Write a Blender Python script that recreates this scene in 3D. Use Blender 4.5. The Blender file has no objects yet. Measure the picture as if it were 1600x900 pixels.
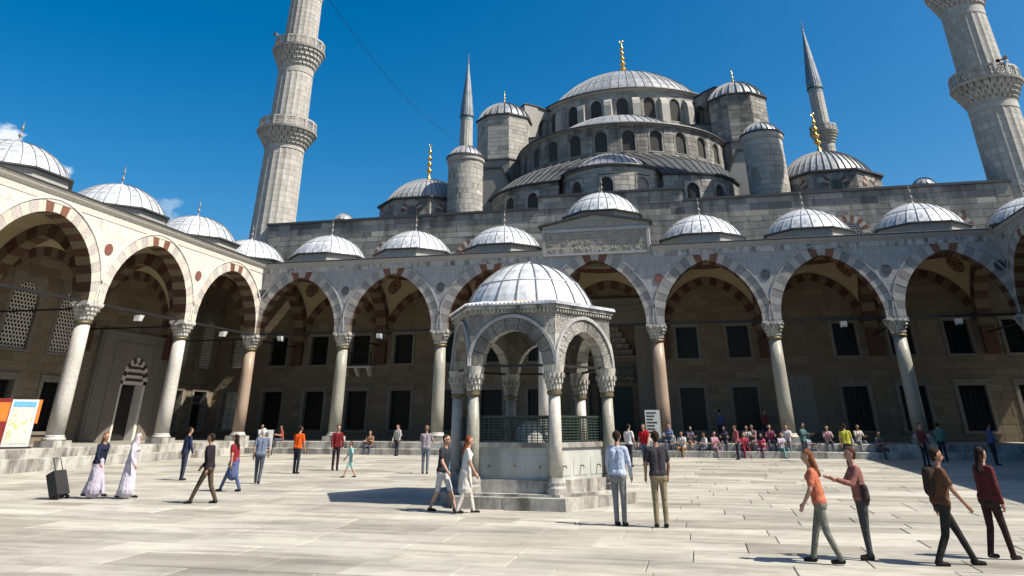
import bpy, math, random
import numpy as np
from mathutils import Vector, Matrix
random.seed(7)
PI = math.pi
D = bpy.data
SC = bpy.context.scene
COL = SC.collection

# ------------------------------------------------------------------ camera
cam_data = D.cameras.new('camera')
cam = D.objects.new('camera', cam_data)
COL.objects.link(cam)
SC.camera = cam
CAM = Vector((5.814, -49.862, 1.947))
cam.location = CAM
cam.rotation_euler = (PI/2 + 0.47214, 0, 0.22742)
cam_data.sensor_width = 36
cam_data.lens = 1143.19/1600*36
cam_data.shift_y = -(450-78.38)/1600
cam_data.clip_start = 0.1
cam_data.clip_end = 3000

CLOUDS = [((-0.728, 0.622, 0.280), 0.042, 0.85), ((-0.690, 0.675, 0.250), 0.03, 0.6), ((-0.603, 0.763, 0.232), 0.045, 0.25), ((0.2, -0.9, 0.35), 0.09, 0.9), ((0.8, -0.3, 0.4), 0.08, 0.8)]
# ------------------------------------------------------------------ light
SUN_AZ, SUN_EL = math.radians(100.5), math.radians(51)     # azimuth clockwise from +Y
W = D.worlds.new('World'); SC.world = W; W.use_nodes = True
nt = W.node_tree; nt.nodes.clear()
sky = nt.nodes.new('ShaderNodeTexSky'); sky.sky_type = 'NISHITA'; sky.sun_disc = False
sky.sun_elevation = SUN_EL; sky.sun_rotation = SUN_AZ
sky.altitude = 300; sky.air_density = 1.0; sky.dust_density = 2.4; sky.ozone_density = 2.4
bg = nt.nodes.new('ShaderNodeBackground'); bg.inputs[1].default_value = 0.074
out = nt.nodes.new('ShaderNodeOutputWorld')
# the sky's own blue, a touch deeper (polarised), with a few thin clouds low in the north
hsv = nt.nodes.new('ShaderNodeHueSaturation'); hsv.inputs['Saturation'].default_value = 1.54; hsv.inputs['Hue'].default_value = 0.494
nt.links.new(sky.outputs[0], hsv.inputs['Color'])
tc = nt.nodes.new('ShaderNodeTexCoord')
def wmath(op, x, y=None):
    q = nt.nodes.new('ShaderNodeMath'); q.operation = op
    for s_, v_ in ((q.inputs[0], x), (q.inputs[1], y)):
        if v_ is None: continue
        if hasattr(v_, 'is_linked'): nt.links.new(v_, s_)
        else: s_.default_value = v_
    return q.outputs[0]
nz = nt.nodes.new('ShaderNodeTexNoise'); nz.inputs['Scale'].default_value = 26; nz.inputs['Detail'].default_value = 9; nz.inputs['Roughness'].default_value = 0.58
mp = nt.nodes.new('ShaderNodeMapping'); mp.inputs['Scale'].default_value = (1, 1, 1.7)
nt.links.new(tc.outputs['Generated'], mp.inputs[0]); nt.links.new(mp.outputs[0], nz.inputs['Vector'])
cloud = None          # small fair-weather clouds: a direction, an angular size, a density
for (dx, dy, dz), size, dens in CLOUDS:
    vm = nt.nodes.new('ShaderNodeVectorMath'); vm.operation = 'DISTANCE'; vm.inputs[1].default_value = Vector((dx, dy, dz)).normalized()
    nt.links.new(tc.outputs['Generated'], vm.inputs[0])
    fall = wmath('SUBTRACT', 1.0, wmath('DIVIDE', vm.outputs['Value'], size))
    v_ = wmath('MAXIMUM', wmath('MULTIPLY', wmath('SUBTRACT', wmath('ADD', wmath('MULTIPLY', nz.outputs['Fac'], 1.9), wmath('MULTIPLY', fall, 0.9)), 1.45), 4.0), 0.0)
    v_ = wmath('MULTIPLY', wmath('MINIMUM', v_, 1.0), dens)
    cloud = v_ if cloud is None else wmath('ADD', cloud, v_)
cloud = wmath('MINIMUM', cloud, 0.95)
mx = nt.nodes.new('ShaderNodeMixRGB'); mx.inputs[2].default_value = (7.5, 7.8, 8.1, 1)
nt.links.new(cloud, mx.inputs[0])
nt.links.new(hsv.outputs[0], mx.inputs[1]); nt.links.new(mx.outputs[0], bg.inputs[0]); nt.links.new(bg.outputs[0], out.inputs[0])

sd = D.lights.new('sun', 'SUN'); sun = D.objects.new('sun', sd); COL.objects.link(sun)
sd.energy = 5.0; sd.angle = math.radians(0.53); sd.color = (1.0, 0.93, 0.82)
sdir = Vector((math.sin(SUN_AZ)*math.cos(SUN_EL), math.cos(SUN_AZ)*math.cos(SUN_EL), math.sin(SUN_EL)))
sun.rotation_euler = sdir.to_track_quat('Z', 'Y').to_euler()
sun.location = (40, -20, 70)

vs = SC.view_settings
vs.view_transform = 'Standard'; vs.look = 'None'; vs.exposure = 0.92; vs.gamma = 1.0; vs.use_curve_mapping = False
SC.render.engine = 'CYCLES'

# ------------------------------------------------------------------ materials
def newmat(name):
    m = D.materials.new(name); m.use_nodes = True
    n = m.node_tree; b = n.nodes['Principled BSDF']
    return m, n, b
def ramp(n, stops, interp='LINEAR'):
    r = n.nodes.new('ShaderNodeValToRGB'); cr = r.color_ramp; cr.interpolation = interp
    while len(cr.elements) < len(stops): cr.elements.new(0.5)
    for e, (p, c) in zip(cr.elements, stops):
        e.position = p; e.color = (*c, 1) if len(c) == 3 else c
    return r
def noise(n, scale, detail=5, rough=0.55, vec=None, stretch=None, dist=0.0):
    t = n.nodes.new('ShaderNodeTexNoise'); t.inputs['Scale'].default_value = scale
    t.inputs['Detail'].default_value = detail; t.inputs['Roughness'].default_value = rough; t.inputs['Distortion'].default_value = dist
    co = n.nodes.new('ShaderNodeTexCoord')
    src = vec if vec is not None else co.outputs['Object']
    if stretch:
        mpn = n.nodes.new('ShaderNodeMapping'); mpn.inputs['Scale'].default_value = stretch
        n.links.new(src, mpn.inputs[0]); src = mpn.outputs[0]
    n.links.new(src, t.inputs['Vector'])
    return t
def mixc(n, fac, a, b, mode='MIX'):
    m = n.nodes.new('ShaderNodeMixRGB'); m.blend_type = mode
    for s, v in ((m.inputs[0], fac), (m.inputs[1], a), (m.inputs[2], b)):
        if hasattr(v, 'is_linked'): n.links.new(v, s)
        elif isinstance(v, (int, float)): s.default_value = v
        else: s.default_value = (*v, 1)
    return m.outputs[0]
def rnd(n):
    "a random number that differs between pieces, whether objects or islands"
    oi = n.nodes.new('ShaderNodeObjectInfo'); g = n.nodes.new('ShaderNodeNewGeometry')
    a = n.nodes.new('ShaderNodeMath'); a.operation = 'ADD'
    n.links.new(oi.outputs['Random'], a.inputs[0]); n.links.new(g.outputs['Random Per Island'], a.inputs[1])
    f = n.nodes.new('ShaderNodeMath'); f.operation = 'FRACT'; n.links.new(a.outputs[0], f.inputs[0])
    return f.outputs[0]
def bump(n, b, h, strength=0.3, dist=0.02):
    bp = n.nodes.new('ShaderNodeBump'); bp.inputs['Strength'].default_value = strength; bp.inputs['Distance'].default_value = dist
    n.links.new(h, bp.inputs['Height']); n.links.new(bp.outputs[0], b.inputs['Normal'])

def stone(name, tones, stain=(0.05, 0.048, 0.042), stain_lo=0.52, stain_hi=0.78, amount=0.7, rough=0.75, fine=9.0, streak=(0.9, 0.9, 0.22), bstr=0.35, pieces=True):
    m, n, b = newmat(name)
    k = len(tones)
    r = ramp(n, [(i/(k-1) if k > 1 else 0, t) for i, t in enumerate(tones)])
    if pieces: n.links.new(rnd(n), r.inputs[0])
    else: n.links.new(noise(n, 0.6, 4).outputs['Fac'], r.inputs[0])
    t1 = noise(n, fine, 6, 0.65)
    r1 = ramp(n, [(0.3, (0.72, 0.71, 0.69)), (0.7, (1.12, 1.12, 1.12))]); n.links.new(t1.outputs['Fac'], r1.inputs[0])
    c = mixc(n, 1.0, r.outputs[0], r1.outputs[0], 'MULTIPLY')
    t2 = noise(n, 0.9, 8, 0.62, stretch=streak)
    r2 = ramp(n, [(stain_lo, (0, 0, 0)), (stain_hi, (amount,)*3)]); n.links.new(t2.outputs['Fac'], r2.inputs[0])
    c = mixc(n, r2.outputs[0], c, stain)
    n.links.new(c, b.inputs['Base Color']); b.inputs['Roughness'].default_value = rough
    b.inputs['Specular IOR Level'].default_value = 0.25
    t3 = noise(n, 22, 6, 0.7); bump(n, b, t3.outputs['Fac'], bstr, 0.02)
    return m
def plain(name, col, rough=0.6, metal=0.0, var=0.15, spec=0.4, scale=6.0):
    m, n, b = newmat(name)
    t = noise(n, scale, 5)
    r = ramp(n, [(0.25, tuple(c*(1-var) for c in col)), (0.75, tuple(min(1, c*(1+var)) for c in col))])
    n.links.new(t.outputs['Fac'], r.inputs[0]); n.links.new(r.outputs[0], b.inputs['Base Color'])
    b.inputs['Roughness'].default_value = rough; b.inputs['Metallic'].default_value = metal
    b.inputs['Specular IOR Level'].default_value = spec
    return m
def lead(name, lo, hi, metal=0.35, rough=0.42):
    m, n, b = newmat(name)
    r = ramp(n, [(0, lo), (1, hi)]); n.links.new(rnd(n), r.inputs[0])
    t = noise(n, 2.2, 7, 0.65, stretch=(1, 1, 0.5))
    r1 = ramp(n, [(0.3, (0.4, 0.42, 0.44)), (0.56, (1.08, 1.08, 1.08))]); n.links.new(t.outputs['Fac'], r1.inputs[0])
    n.links.new(mixc(n, 1.0, r.outputs[0], r1.outputs[0], 'MULTIPLY'), b.inputs['Base Color'])
    b.inputs['Metallic'].default_value = metal
    t2 = noise(n, 5, 5); r2 = ramp(n, [(0.3, (rough-0.1,)*3), (0.7, (rough+0.15,)*3)]); n.links.new(t2.outputs['Fac'], r2.inputs[0])
    n.links.new(r2.outputs[0], b.inputs['Roughness'])
    bump(n, b, noise(n, 3.5, 4).outputs['Fac'], 0.25, 0.03)
    return m

M = {}
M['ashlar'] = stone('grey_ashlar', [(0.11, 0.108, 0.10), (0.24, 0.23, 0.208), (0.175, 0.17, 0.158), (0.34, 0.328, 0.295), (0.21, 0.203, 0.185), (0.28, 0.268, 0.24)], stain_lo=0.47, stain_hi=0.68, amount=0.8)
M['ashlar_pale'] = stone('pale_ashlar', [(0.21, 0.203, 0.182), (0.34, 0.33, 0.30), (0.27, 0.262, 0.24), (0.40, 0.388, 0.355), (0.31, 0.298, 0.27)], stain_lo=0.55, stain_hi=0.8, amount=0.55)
M['wall_stone'] = stone('ochre_limestone', [(0.122, 0.097, 0.061), (0.165, 0.133, 0.089), (0.141, 0.114, 0.077), (0.190, 0.156, 0.107)], stain_lo=0.6, stain_hi=0.85, amount=0.45)
M['frame_stone'] = stone('window_frame_stone', [(0.149, 0.133, 0.108), (0.186, 0.171, 0.140)], amount=0.4, bstr=0.2)
M['mortar'] = stone('mortar', [(0.112, 0.107, 0.096), (0.141, 0.135, 0.118)], pieces=False, amount=0.5)
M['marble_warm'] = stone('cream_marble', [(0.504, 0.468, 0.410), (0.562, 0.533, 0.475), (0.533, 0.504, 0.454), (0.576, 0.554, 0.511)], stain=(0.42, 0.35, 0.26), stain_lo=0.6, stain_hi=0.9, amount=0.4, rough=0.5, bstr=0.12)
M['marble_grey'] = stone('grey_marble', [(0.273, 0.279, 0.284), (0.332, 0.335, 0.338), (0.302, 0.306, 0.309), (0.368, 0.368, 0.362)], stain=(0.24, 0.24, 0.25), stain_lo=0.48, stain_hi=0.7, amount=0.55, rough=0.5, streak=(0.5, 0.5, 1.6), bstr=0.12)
M['voussoir_grey'] = stone('grey_voussoir', [(0.212, 0.206, 0.206), (0.274, 0.262, 0.256), (0.237, 0.225, 0.225)], amount=0.4, bstr=0.2)
M['voussoir_white'] = stone('white_voussoir', [(0.325, 0.314, 0.297), (0.381, 0.370, 0.347), (0.353, 0.342, 0.319)], amount=0.4, bstr=0.2)
M['voussoir_cream'] = stone('cream_voussoir', [(0.462, 0.420, 0.350), (0.518, 0.483, 0.420)], stain=(0.3, 0.26, 0.2), amount=0.35, bstr=0.2)
M['voussoir_rose'] = stone('rose_grey_voussoir', [(0.370, 0.340, 0.318), (0.429, 0.392, 0.363)], amount=0.35, bstr=0.2)
M['red'] = stone('red_breccia', [(0.15, 0.062, 0.038), (0.19, 0.085, 0.052), (0.13, 0.055, 0.036)], amount=0.35, rough=0.55, bstr=0.2)
M['ochre'] = stone('ochre_band', [(0.125, 0.098, 0.062), (0.155, 0.124, 0.08)], amount=0.3, bstr=0.2)
M['floor_stone'] = stone('portico_floor_stone', [(0.240, 0.228, 0.200), (0.304, 0.288, 0.256)], amount=0.4, pieces=False)
M['brown'] = stone('red_brown_band', [(0.062, 0.03, 0.02), (0.085, 0.042, 0.028)], amount=0.3, bstr=0.2)
M['porphyry'] = plain('porphyry', (0.17, 0.07, 0.055), 0.35)
M['dark_disc'] = plain('dark_marble_disc', (0.055, 0.06, 0.065), 0.35)
M['white'] = stone('white_marble', [(0.371, 0.365, 0.343), (0.415, 0.410, 0.387)], stain=(0.3, 0.28, 0.24), amount=0.45, rough=0.5, bstr=0.15)
M['weathered'] = stone('weathered_white_marble', [(0.33, 0.322, 0.295), (0.43, 0.42, 0.385), (0.38, 0.37, 0.34)], stain=(0.05, 0.047, 0.042), stain_lo=0.44, stain_hi=0.64, amount=0.8, rough=0.6, streak=(1.6, 1.6, 0.5), bstr=0.3)
M['lead'] = lead('lead_sheet', (0.40, 0.42, 0.445), (0.54, 0.555, 0.57), 0.12, 0.4)
M['lead_seam'] = plain('lead_seam', (0.16, 0.165, 0.17), 0.55, 0.2)
M['lead_seam_mid'] = plain('weathered_seam', (0.19, 0.195, 0.2), 0.55, 0.2)
M['lead_mid'] = lead('weathered_lead', (0.22, 0.232, 0.24), (0.33, 0.338, 0.342), 0.2)
M['lead_dark_shaded'] = lead('dark_shaded_lead', (0.026, 0.029, 0.032), (0.045, 0.049, 0.054), 0.1, 0.62)  # dark roof lead, its colour deepened further for the shadow lying there
M['lead_edge'] = plain('lead_flashing', (0.045, 0.047, 0.05), 0.55, 0.2)
M['gold'] = plain('gilded_copper', (0.78, 0.46, 0.10), 0.28, 1.0, 0.12)
M['finial_grey'] = plain('grey_finial_stone', (0.20, 0.18, 0.165), 0.55, 0.1, 0.3)
M['iron'] = plain('dark_iron', (0.012, 0.012, 0.012), 0.6, 0.2)
M['wood'] = plain('tie_beam_paint', (0.10, 0.105, 0.055), 0.7)
M['void'] = plain('dark_glass', (0.006, 0.006, 0.0065), 0.3, 0.0, 0.3, 0.25)
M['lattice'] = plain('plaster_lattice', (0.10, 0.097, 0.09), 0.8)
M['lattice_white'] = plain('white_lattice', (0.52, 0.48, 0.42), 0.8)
M['bronze'] = plain('bronze_collar', (0.16, 0.13, 0.07), 0.5, 0.6)
M['col_white'] = stone('white_column', [(0.400, 0.386, 0.353), (0.453, 0.440, 0.406)], stain=(0.40, 0.36, 0.30), stain_lo=0.45, stain_hi=0.75, amount=0.5, rough=0.4, streak=(2, 2, 0.3), bstr=0.08, pieces=False)
M['col_rose'] = stone('rose_granite', [(0.27, 0.20, 0.15), (0.35, 0.27, 0.205)], stain=(0.25, 0.17, 0.12), amount=0.5, rough=0.4, fine=30, bstr=0.08, pieces=False)
M['col_green'] = stone('grey_green_marble', [(0.233, 0.230, 0.194), (0.310, 0.303, 0.258)], stain=(0.22, 0.22, 0.19), stain_lo=0.45, amount=0.5, rough=0.4, streak=(2, 2, 0.3), bstr=0.08, pieces=False)

def carved():
    m, n, b = newmat('carved_marble')
    t1 = noise(n, 1.2, 6); r = ramp(n, [(0.3, (0.32, 0.31, 0.285)), (0.7, (0.42, 0.41, 0.38))]); n.links.new(t1.outputs['Fac'], r.inputs[0])
    v = n.nodes.new('ShaderNodeTexVoronoi'); v.feature = 'SMOOTH_F1'; v.inputs['Scale'].default_value = 7
    wv = noise(n, 9, 3, dist=2.5)
    t2 = noise(n, 0.8, 8, 0.65, stretch=(1, 1, 0.5)); r2 = ramp(n, [(0.42, (0, 0, 0)), (0.62, (0.8,)*3)]); n.links.new(t2.outputs['Fac'], r2.inputs[0])
    n.links.new(mixc(n, r2.outputs[0], r.outputs[0], (0.09, 0.085, 0.075)), b.inputs['Base Color'])
    b.inputs['Roughness'].default_value = 0.65
    bump(n, b, wv.outputs['Fac'], 1.0, 0.16)
    return m
M['carved'] = carved()

def paving():
    m, n, b = newmat('courtyard_marble')
    r = ramp(n, [(0, (0.29, 0.275, 0.23)), (0.2, (0.40, 0.385, 0.33)), (0.45, (0.34, 0.325, 0.28)), (0.7, (0.43, 0.415, 0.36)), (1, (0.25, 0.236, 0.195))])
    n.links.new(rnd(n), r.inputs[0])
    t1 = noise(n, 1.3, 8, 0.62, stretch=(0.22, 1.6, 1), dist=0.6)
    r1 = ramp(n, [(0.32, (0.62, 0.60, 0.57)), (0.5, (1.0, 1.0, 1.0)), (0.72, (1.1, 1.1, 1.08))]); n.links.new(t1.outputs['Fac'], r1.inputs[0])
    c = mixc(n, 1.0, r.outputs[0], r1.outputs[0], 'MULTIPLY')
    t2 = noise(n, 0.35, 7, 0.6, stretch=(0.5, 1.2, 1)); t4 = noise(n, 1.1, 8, 0.7, stretch=(0.35, 1.0, 1)); r4 = ramp(n, [(0.50, (0, 0, 0)), (0.66, (0.5,)*3)]); n.links.new(t4.outputs['Fac'], r4.inputs[0]); c = mixc(n, r4.outputs[0], c, (0.17, 0.155, 0.125))
    r2 = ramp(n, [(0.50, (0, 0, 0)), (0.72, (0.65,)*3)]); n.links.new(t2.outputs['Fac'], r2.inputs[0])
    n.links.new(mixc(n, r2.outputs[0], c, (0.11, 0.103, 0.09)), b.inputs['Base Color'])
    t3 = noise(n, 3, 5); r3 = ramp(n, [(0.3, (0.38,)*3), (0.7, (0.62,)*3)]); n.links.new(t3.outputs['Fac'], r3.inputs[0])
    n.links.new(r3.outputs[0], b.inputs['Roughness'])
    bump(n, b, noise(n, 18, 5).outputs['Fac'], 0.15, 0.01)
    return m
M['paving'] = paving()

def vault_mat():
    "painted plaster: cream with red medallions on the pendentives and a banded ring (flat paint)"
    m, n, b = newmat('painted_plaster')
    co = n.nodes.new('ShaderNodeTexCoord'); sep = n.nodes.new('ShaderNodeSeparateXYZ'); n.links.new(co.outputs['Object'], sep.inputs[0])
    def math_(op, a, bb=None):
        q = n.nodes.new('ShaderNodeMath'); q.operation = op
        for s, v in ((q.inputs[0], a), (q.inputs[1], bb)):
            if v is None: continue
            if hasattr(v, 'is_linked'): n.links.new(v, s)
            else: s.default_value = v
        return q.outputs[0]
    ax, ay = math_('ABSOLUTE', sep.outputs[0]), math_('ABSOLUTE', sep.outputs[1])
    dx, dy = math_('SUBTRACT', ax, 2.35), math_('SUBTRACT', ay, 2.35)
    rm = math_('SQRT', math_('ADD', math_('MULTIPLY', dx, dx), math_('MULTIPLY', dy, dy)))
    med = math_('LESS_THAN', rm, 0.5)
    vo = n.nodes.new('ShaderNodeTexVoronoi'); vo.inputs['Scale'].default_value = 9; n.links.new(co.outputs['Object'], vo.inputs['Vector'])
    dots = math_('GREATER_THAN', vo.outputs['Distance'], 0.33)
    rr = math_('SQRT', math_('ADD', math_('MULTIPLY', ax, ax), math_('MULTIPLY', ay, ay)))
    ring = math_('MULTIPLY', math_('GREATER_THAN', rr, 2.55), math_('LESS_THAN', rr, 2.9))
    vo2 = n.nodes.new('ShaderNodeTexVoronoi'); vo2.inputs['Scale'].default_value = 5; n.links.new(co.outputs['Object'], vo2.inputs['Vector'])
    ring = math_('MULTIPLY', ring, math_('GREATER_THAN', vo2.outputs['Distance'], 0.25))
    t = noise(n, 0.8, 6); base = ramp(n, [(0.3, (0.28, 0.225, 0.135)), (0.7, (0.35, 0.29, 0.18))]); n.links.new(t.outputs['Fac'], base.inputs[0])
    c = mixc(n, math_('MULTIPLY', med, dots), base.outputs[0], (0.085, 0.028, 0.02))
    c = mixc(n, ring, c, (0.085, 0.034, 0.024))
    n.links.new(c, b.inputs['Base Color']); b.inputs['Roughness'].default_value = 0.85
    return m
M['vault'] = vault_mat()

# ------------------------------------------------------------------ mesh building
class MB:
    def __init__(s): s.v = []; s.f = []; s.m = []
    def add(s, vs, fs, mi=0, fm=None):
        o = len(s.v); s.v += [tuple(p) for p in vs]
        for i, f in enumerate(fs):
            s.f.append(tuple(o+k for k in f)); s.m.append(fm[i] if fm else mi)
        return s
    def box(s, x0, x1, y0, y1, z0, z1, mi=0, fn=None):
        vs = [(x, y, z) for z in (z0, z1) for y in (y0, y1) for x in (x0, x1)]
        if fn: vs = [fn(*p) for p in vs]
        return s.add(vs, [(0, 2, 3, 1), (4, 5, 7, 6), (0, 1, 5, 4), (2, 6, 7, 3), (0, 4, 6, 2), (1, 3, 7, 5)], mi)
    def prism(s, poly, d0, d1, fn, mi=0, side=None):
        "poly: 2d points, extruded from d0 to d1, fn(p, q, d) -> point; side: material per side edge"
        n = len(poly)
        vs = [fn(p, q, d0) for p, q in poly] + [fn(p, q, d1) for p, q in poly]
        fs = [tuple(range(n))[::-1], tuple(range(n, 2*n))] + [(i, (i+1) % n, n+(i+1) % n, n+i) for i in range(n)]
        fm = [mi, mi] + (list(side) if side else [mi]*n)
        return s.add(vs, fs, fm=fm)
    def lathe(s, prof, n=24, c=(0, 0), a0=0, a1=2*PI, mi=0, caps=True, rmul=None):
        full = abs(a1-a0-2*PI) < 1e-6
        cols = n if full else n+1
        vs = []
        for r, z in prof:
            for i in range(cols):
                a = a0+(a1-a0)*i/n
                rr = r*(rmul(i, z) if rmul else 1)
                vs.append((c[0]+rr*math.sin(a), c[1]-rr*math.cos(a), z))
        fs = []
        for j in range(len(prof)-1):
            for i in range(n):
                i2 = (i+1) % cols
                fs.append((j*cols+i, j*cols+i2, (j+1)*cols+i2, (j+1)*cols+i))
        if caps and full:
            fs.append(tuple(range(cols))[::-1]); k = (len(prof)-1)*cols; fs.append(tuple(range(k, k+cols)))
        return s.add(vs, fs, mi)
    def tube(s, pts, r, n=6, mi=0):
        pts = [Vector(p) for p in pts]; rs = r if isinstance(r, (list, tuple)) else [r]*len(pts)
        vs = []
        for i, p in enumerate(pts):
            t = (pts[min(i+1, len(pts)-1)]-pts[max(i-1, 0)]).normalized()
            up = Vector((0, 0, 1)) if abs(t.z) < 0.9 else Vector((1, 0, 0))
            a = t.cross(up).normalized(); b = t.cross(a)
            for k in range(n):
                q = 2*PI*k/n; vs.append(p+(a*math.cos(q)+b*math.sin(q))*rs[i])
        fs = [(i*n+k, i*n+(k+1) % n, (i+1)*n+(k+1) % n, (i+1)*n+k) for i in range(len(pts)-1) for k in range(n)]
        fs += [tuple(range(n))[::-1], tuple(range((len(pts)-1)*n, len(pts)*n))]
        return s.add(vs, fs, mi)
    def mesh(s, name, mats, smooth=False):
        me = D.meshes.new(name); me.from_pydata(s.v, [], s.f)
        for m in (mats if isinstance(mats, (list, tuple)) else [mats]): me.materials.append(M[m] if isinstance(m, str) else m)
        if any(s.m): me.polygons.foreach_set('material_index', s.m)
        if smooth: me.polygons.foreach_set('use_smooth', [True]*len(s.f))
        return me
    def build(s, name, mats, parent=None, smooth=False, loc=(0, 0, 0), rot=(0, 0, 0)):
        return obj(name, s.mesh(name, mats, smooth), parent, loc, rot)
def obj(name, me, parent=None, loc=(0, 0, 0), rot=(0, 0, 0)):
    o = D.objects.new(name, me); COL.objects.link(o); o.parent = parent; o.location = loc; o.rotation_euler = rot
    return o
def thing(name, label, cat, loc=(0, 0, 0), rz=0, group=None, rot=None):
    o = D.objects.new(name, None); COL.objects.link(o); o.location = loc; o.rotation_euler = rot or (0, 0, rz)
    o.empty_display_size = 0.2
    o['label'] = label; o['category'] = cat
    if group: o['group'] = group
    return o
def tag(o, label, cat, group=None):
    o['label'] = label; o['category'] = cat
    if group: o['group'] = group
    return o
def copy_tree(o, parent=None):
    c = o.copy(); COL.objects.link(c); c.parent = parent
    for ch in list(o.children): copy_tree(ch, c)
    return c
def structure(o): o['kind'] = 'structure'; return o
def gz(y): return 0.01*(y+26)      # the paving falls gently away from the prayer hall

def pmat(p): return Matrix.LocRotScale(p.location, p.rotation_euler, None) if p else Matrix.Identity(4)
def subtract(r, holes):
    rs = [r]
    for (a0, a1, b0, b1) in holes:
        o = []
        for (u0, u1, v0, v1) in rs:
            if u1 <= a0 or u0 >= a1 or v1 <= b0 or v0 >= b1: o.append((u0, u1, v0, v1)); continue
            if u0 < a0: o.append((u0, a0, v0, v1))
            if u1 > a1: o.append((a1, u1, v0, v1))
            x0, x1 = max(u0, a0), min(u1, a1)
            if v0 < b0: o.append((x0, x1, v0, b0))
            if v1 > b1: o.append((x0, x1, b1, v1))
        rs = o
    return rs
def ashlar(parent, fmap, u0, u1, v0, v1, ch, bl, mat, holes=(), depth=0.035, gap=0.012, name='ashlar_block', limit=300, seed=1, sub=1, top=None, root=None, backing=True, bsub=1.2):
    """courses of separate squared blocks on the surface fmap(u, v, outward) -> point local to parent; the ones that show
    largest become parts, the rest one joined part"""
    rg = random.Random(seed); blocks = []
    Mw = pmat(root or parent)
    v = v0; row = 0
    while v < v1-0.02:
        h = min(ch*rg.uniform(0.85, 1.15), v1-v)
        if v1-(v+h) < ch*0.4: h = v1-v
        u = u0-rg.uniform(0, bl)
        while u < u1:
            l = bl*rg.uniform(0.55, 1.45)
            a, b = max(u, u0), min(u+l, u1)
            if b-a > 0.12:
                for q in subtract((a, b, v, v+h), holes):
                    if q[1]-q[0] > 0.1 and q[3]-q[2] > 0.08: blocks.append(q)
            u += l
        v += h; row += 1
    scored = []
    for q in blocks:
        um, vm = (q[0]+q[1])/2, (q[2]+q[3])/2
        p = Mw @ Vector(fmap(um, vm, 0)); nn = (Mw @ Vector(fmap(um, vm, 1)))-p; vd = CAM-p
        fac = nn.normalized().dot(vd.normalized())
        scored.append(((q[1]-q[0])*(q[3]-q[2])*max(fac, -0.01)/vd.length_squared, q, fac))
    scored.sort(key=lambda t: -t[0])
    rest = MB()
    for i, (sc, q, fac) in enumerate(scored):
        mb = MB() if (i < limit and fac > 0) else rest
        d = depth*rg.uniform(0.55, 1.2); g = gap/2; e = 0.012
        a0, a1, b0, b1 = q[0]+g, q[1]-g, q[2]+g, q[3]-g
        k = sub
        if fac <= 0 and i >= limit: pass
        vs = []
        us_o = [a0+(a1-a0)*j/k for j in range(k+1)]; us_i = [a0+e+(a1-a0-2*e)*j/k for j in range(k+1)]
        vs += [fmap(x, b0, 0) for x in us_o] + [fmap(x, b0+e, d) for x in us_i] + [fmap(x, b1-e, d) for x in us_i] + [fmap(x, b1, 0) for x in us_o]
        n = k+1; fs = []
        for r_ in range(3):
            for j in range(k): fs.append((r_*n+j, r_*n+j+1, (r_+1)*n+j+1, (r_+1)*n+j))
        fs += [(0, n, 2*n, 3*n), (k, 4*n-1, 3*n-1, 2*n-1)]
        mb.add(vs, fs)
        if mb is not rest: mb.build(name, mat, parent)
    if rest.f:
        o = rest.build(name+'_rest' if False else 'stonework', mat, parent); o['kind'] = 'stuff'
    if backing:
        mb = MB(); us = sorted(set([u0, u1]+[h for q in holes for h in q[:2] if u0 < h < u1])); vv = sorted(set([v0, v1]+[h for q in holes for h in q[2:] if v0 < h < v1]))
        for i in range(len(us)-1):
            for j in range(len(vv)-1):
                cu, cv = (us[i]+us[i+1])/2, (vv[j]+vv[j+1])/2
                if any(a < cu < b and c < cv < d for a, b, c, d in holes): continue
                k = max(1, int((us[i+1]-us[i])/bsub)) if sub > 1 else 1
                for t in range(k):
                    x0 = us[i]+(us[i+1]-us[i])*t/k; x1 = us[i]+(us[i+1]-us[i])*(t+1)/k
                    mb.add([fmap(x0, vv[j], 0.002), fmap(x1, vv[j], 0.002), fmap(x1, vv[j+1], 0.002), fmap(x0, vv[j+1], 0.002)], [(0, 1, 2, 3)])
        mb.build('wall_core', 'mortar', parent)

# a plane frame: origin o, along r, up z, outward n
def frame(o, r, n):
    o, r, n = Vector(o), Vector(r), Vector(n)
    return lambda p, q, d: tuple(o + r*p + Vector((0, 0, q)) + n*d)

def arch_pts(a, rise, N):
    "pointed two-centred arch, half span a, from right springing over the apex to the left one"
    e = max(0.0, (rise*rise-a*a)/(2*a)); r = a+e; tm = math.acos(e/r)
    R = [(-e+r*math.cos(tm*i/N), r*math.sin(tm*i/N)) for i in range(N+1)]
    k = rise/R[-1][1]
    R = [(x, z*k) for x, z in R]; R[-1] = (0, rise)
    return R + [(-x, z) for x, z in R[-2::-1]]

def lattice(F, w, h, cell, d0, th, hole=0.76):
    mb = MB(); s = cell/math.sqrt(3); rowh = 1.5*s
    ny = int(h/rowh)+1; nx = int(w/cell)+1
    for j in range(ny+1):
        for i in range(nx+1):
            cx = -w/2+(i+(0.5 if j % 2 else 0))*cell; cz = j*rowh
            if cx < -w/2-0.01 or cx > w/2+0.01 or cz > h+0.01: continue
            vs = []
            for rr, dd in ((s, d0), (s*hole, d0), (s*(hole-0.04), d0-th)):
                for k in range(6):
                    a = PI/6+k*PI/3
                    x = min(max(cx+rr*math.cos(a), -w/2), w/2); z = min(max(cz+rr*math.sin(a), 0), h)
                    vs.append(F(x, z, dd))
            fs = [(k, (k+1) % 6, 6+(k+1) % 6, 6+k) for k in range(6)] + [(6+k, 6+(k+1) % 6, 12+(k+1) % 6, 12+k) for k in range(6)]
            mb.add(vs, fs)
    return mb

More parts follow.
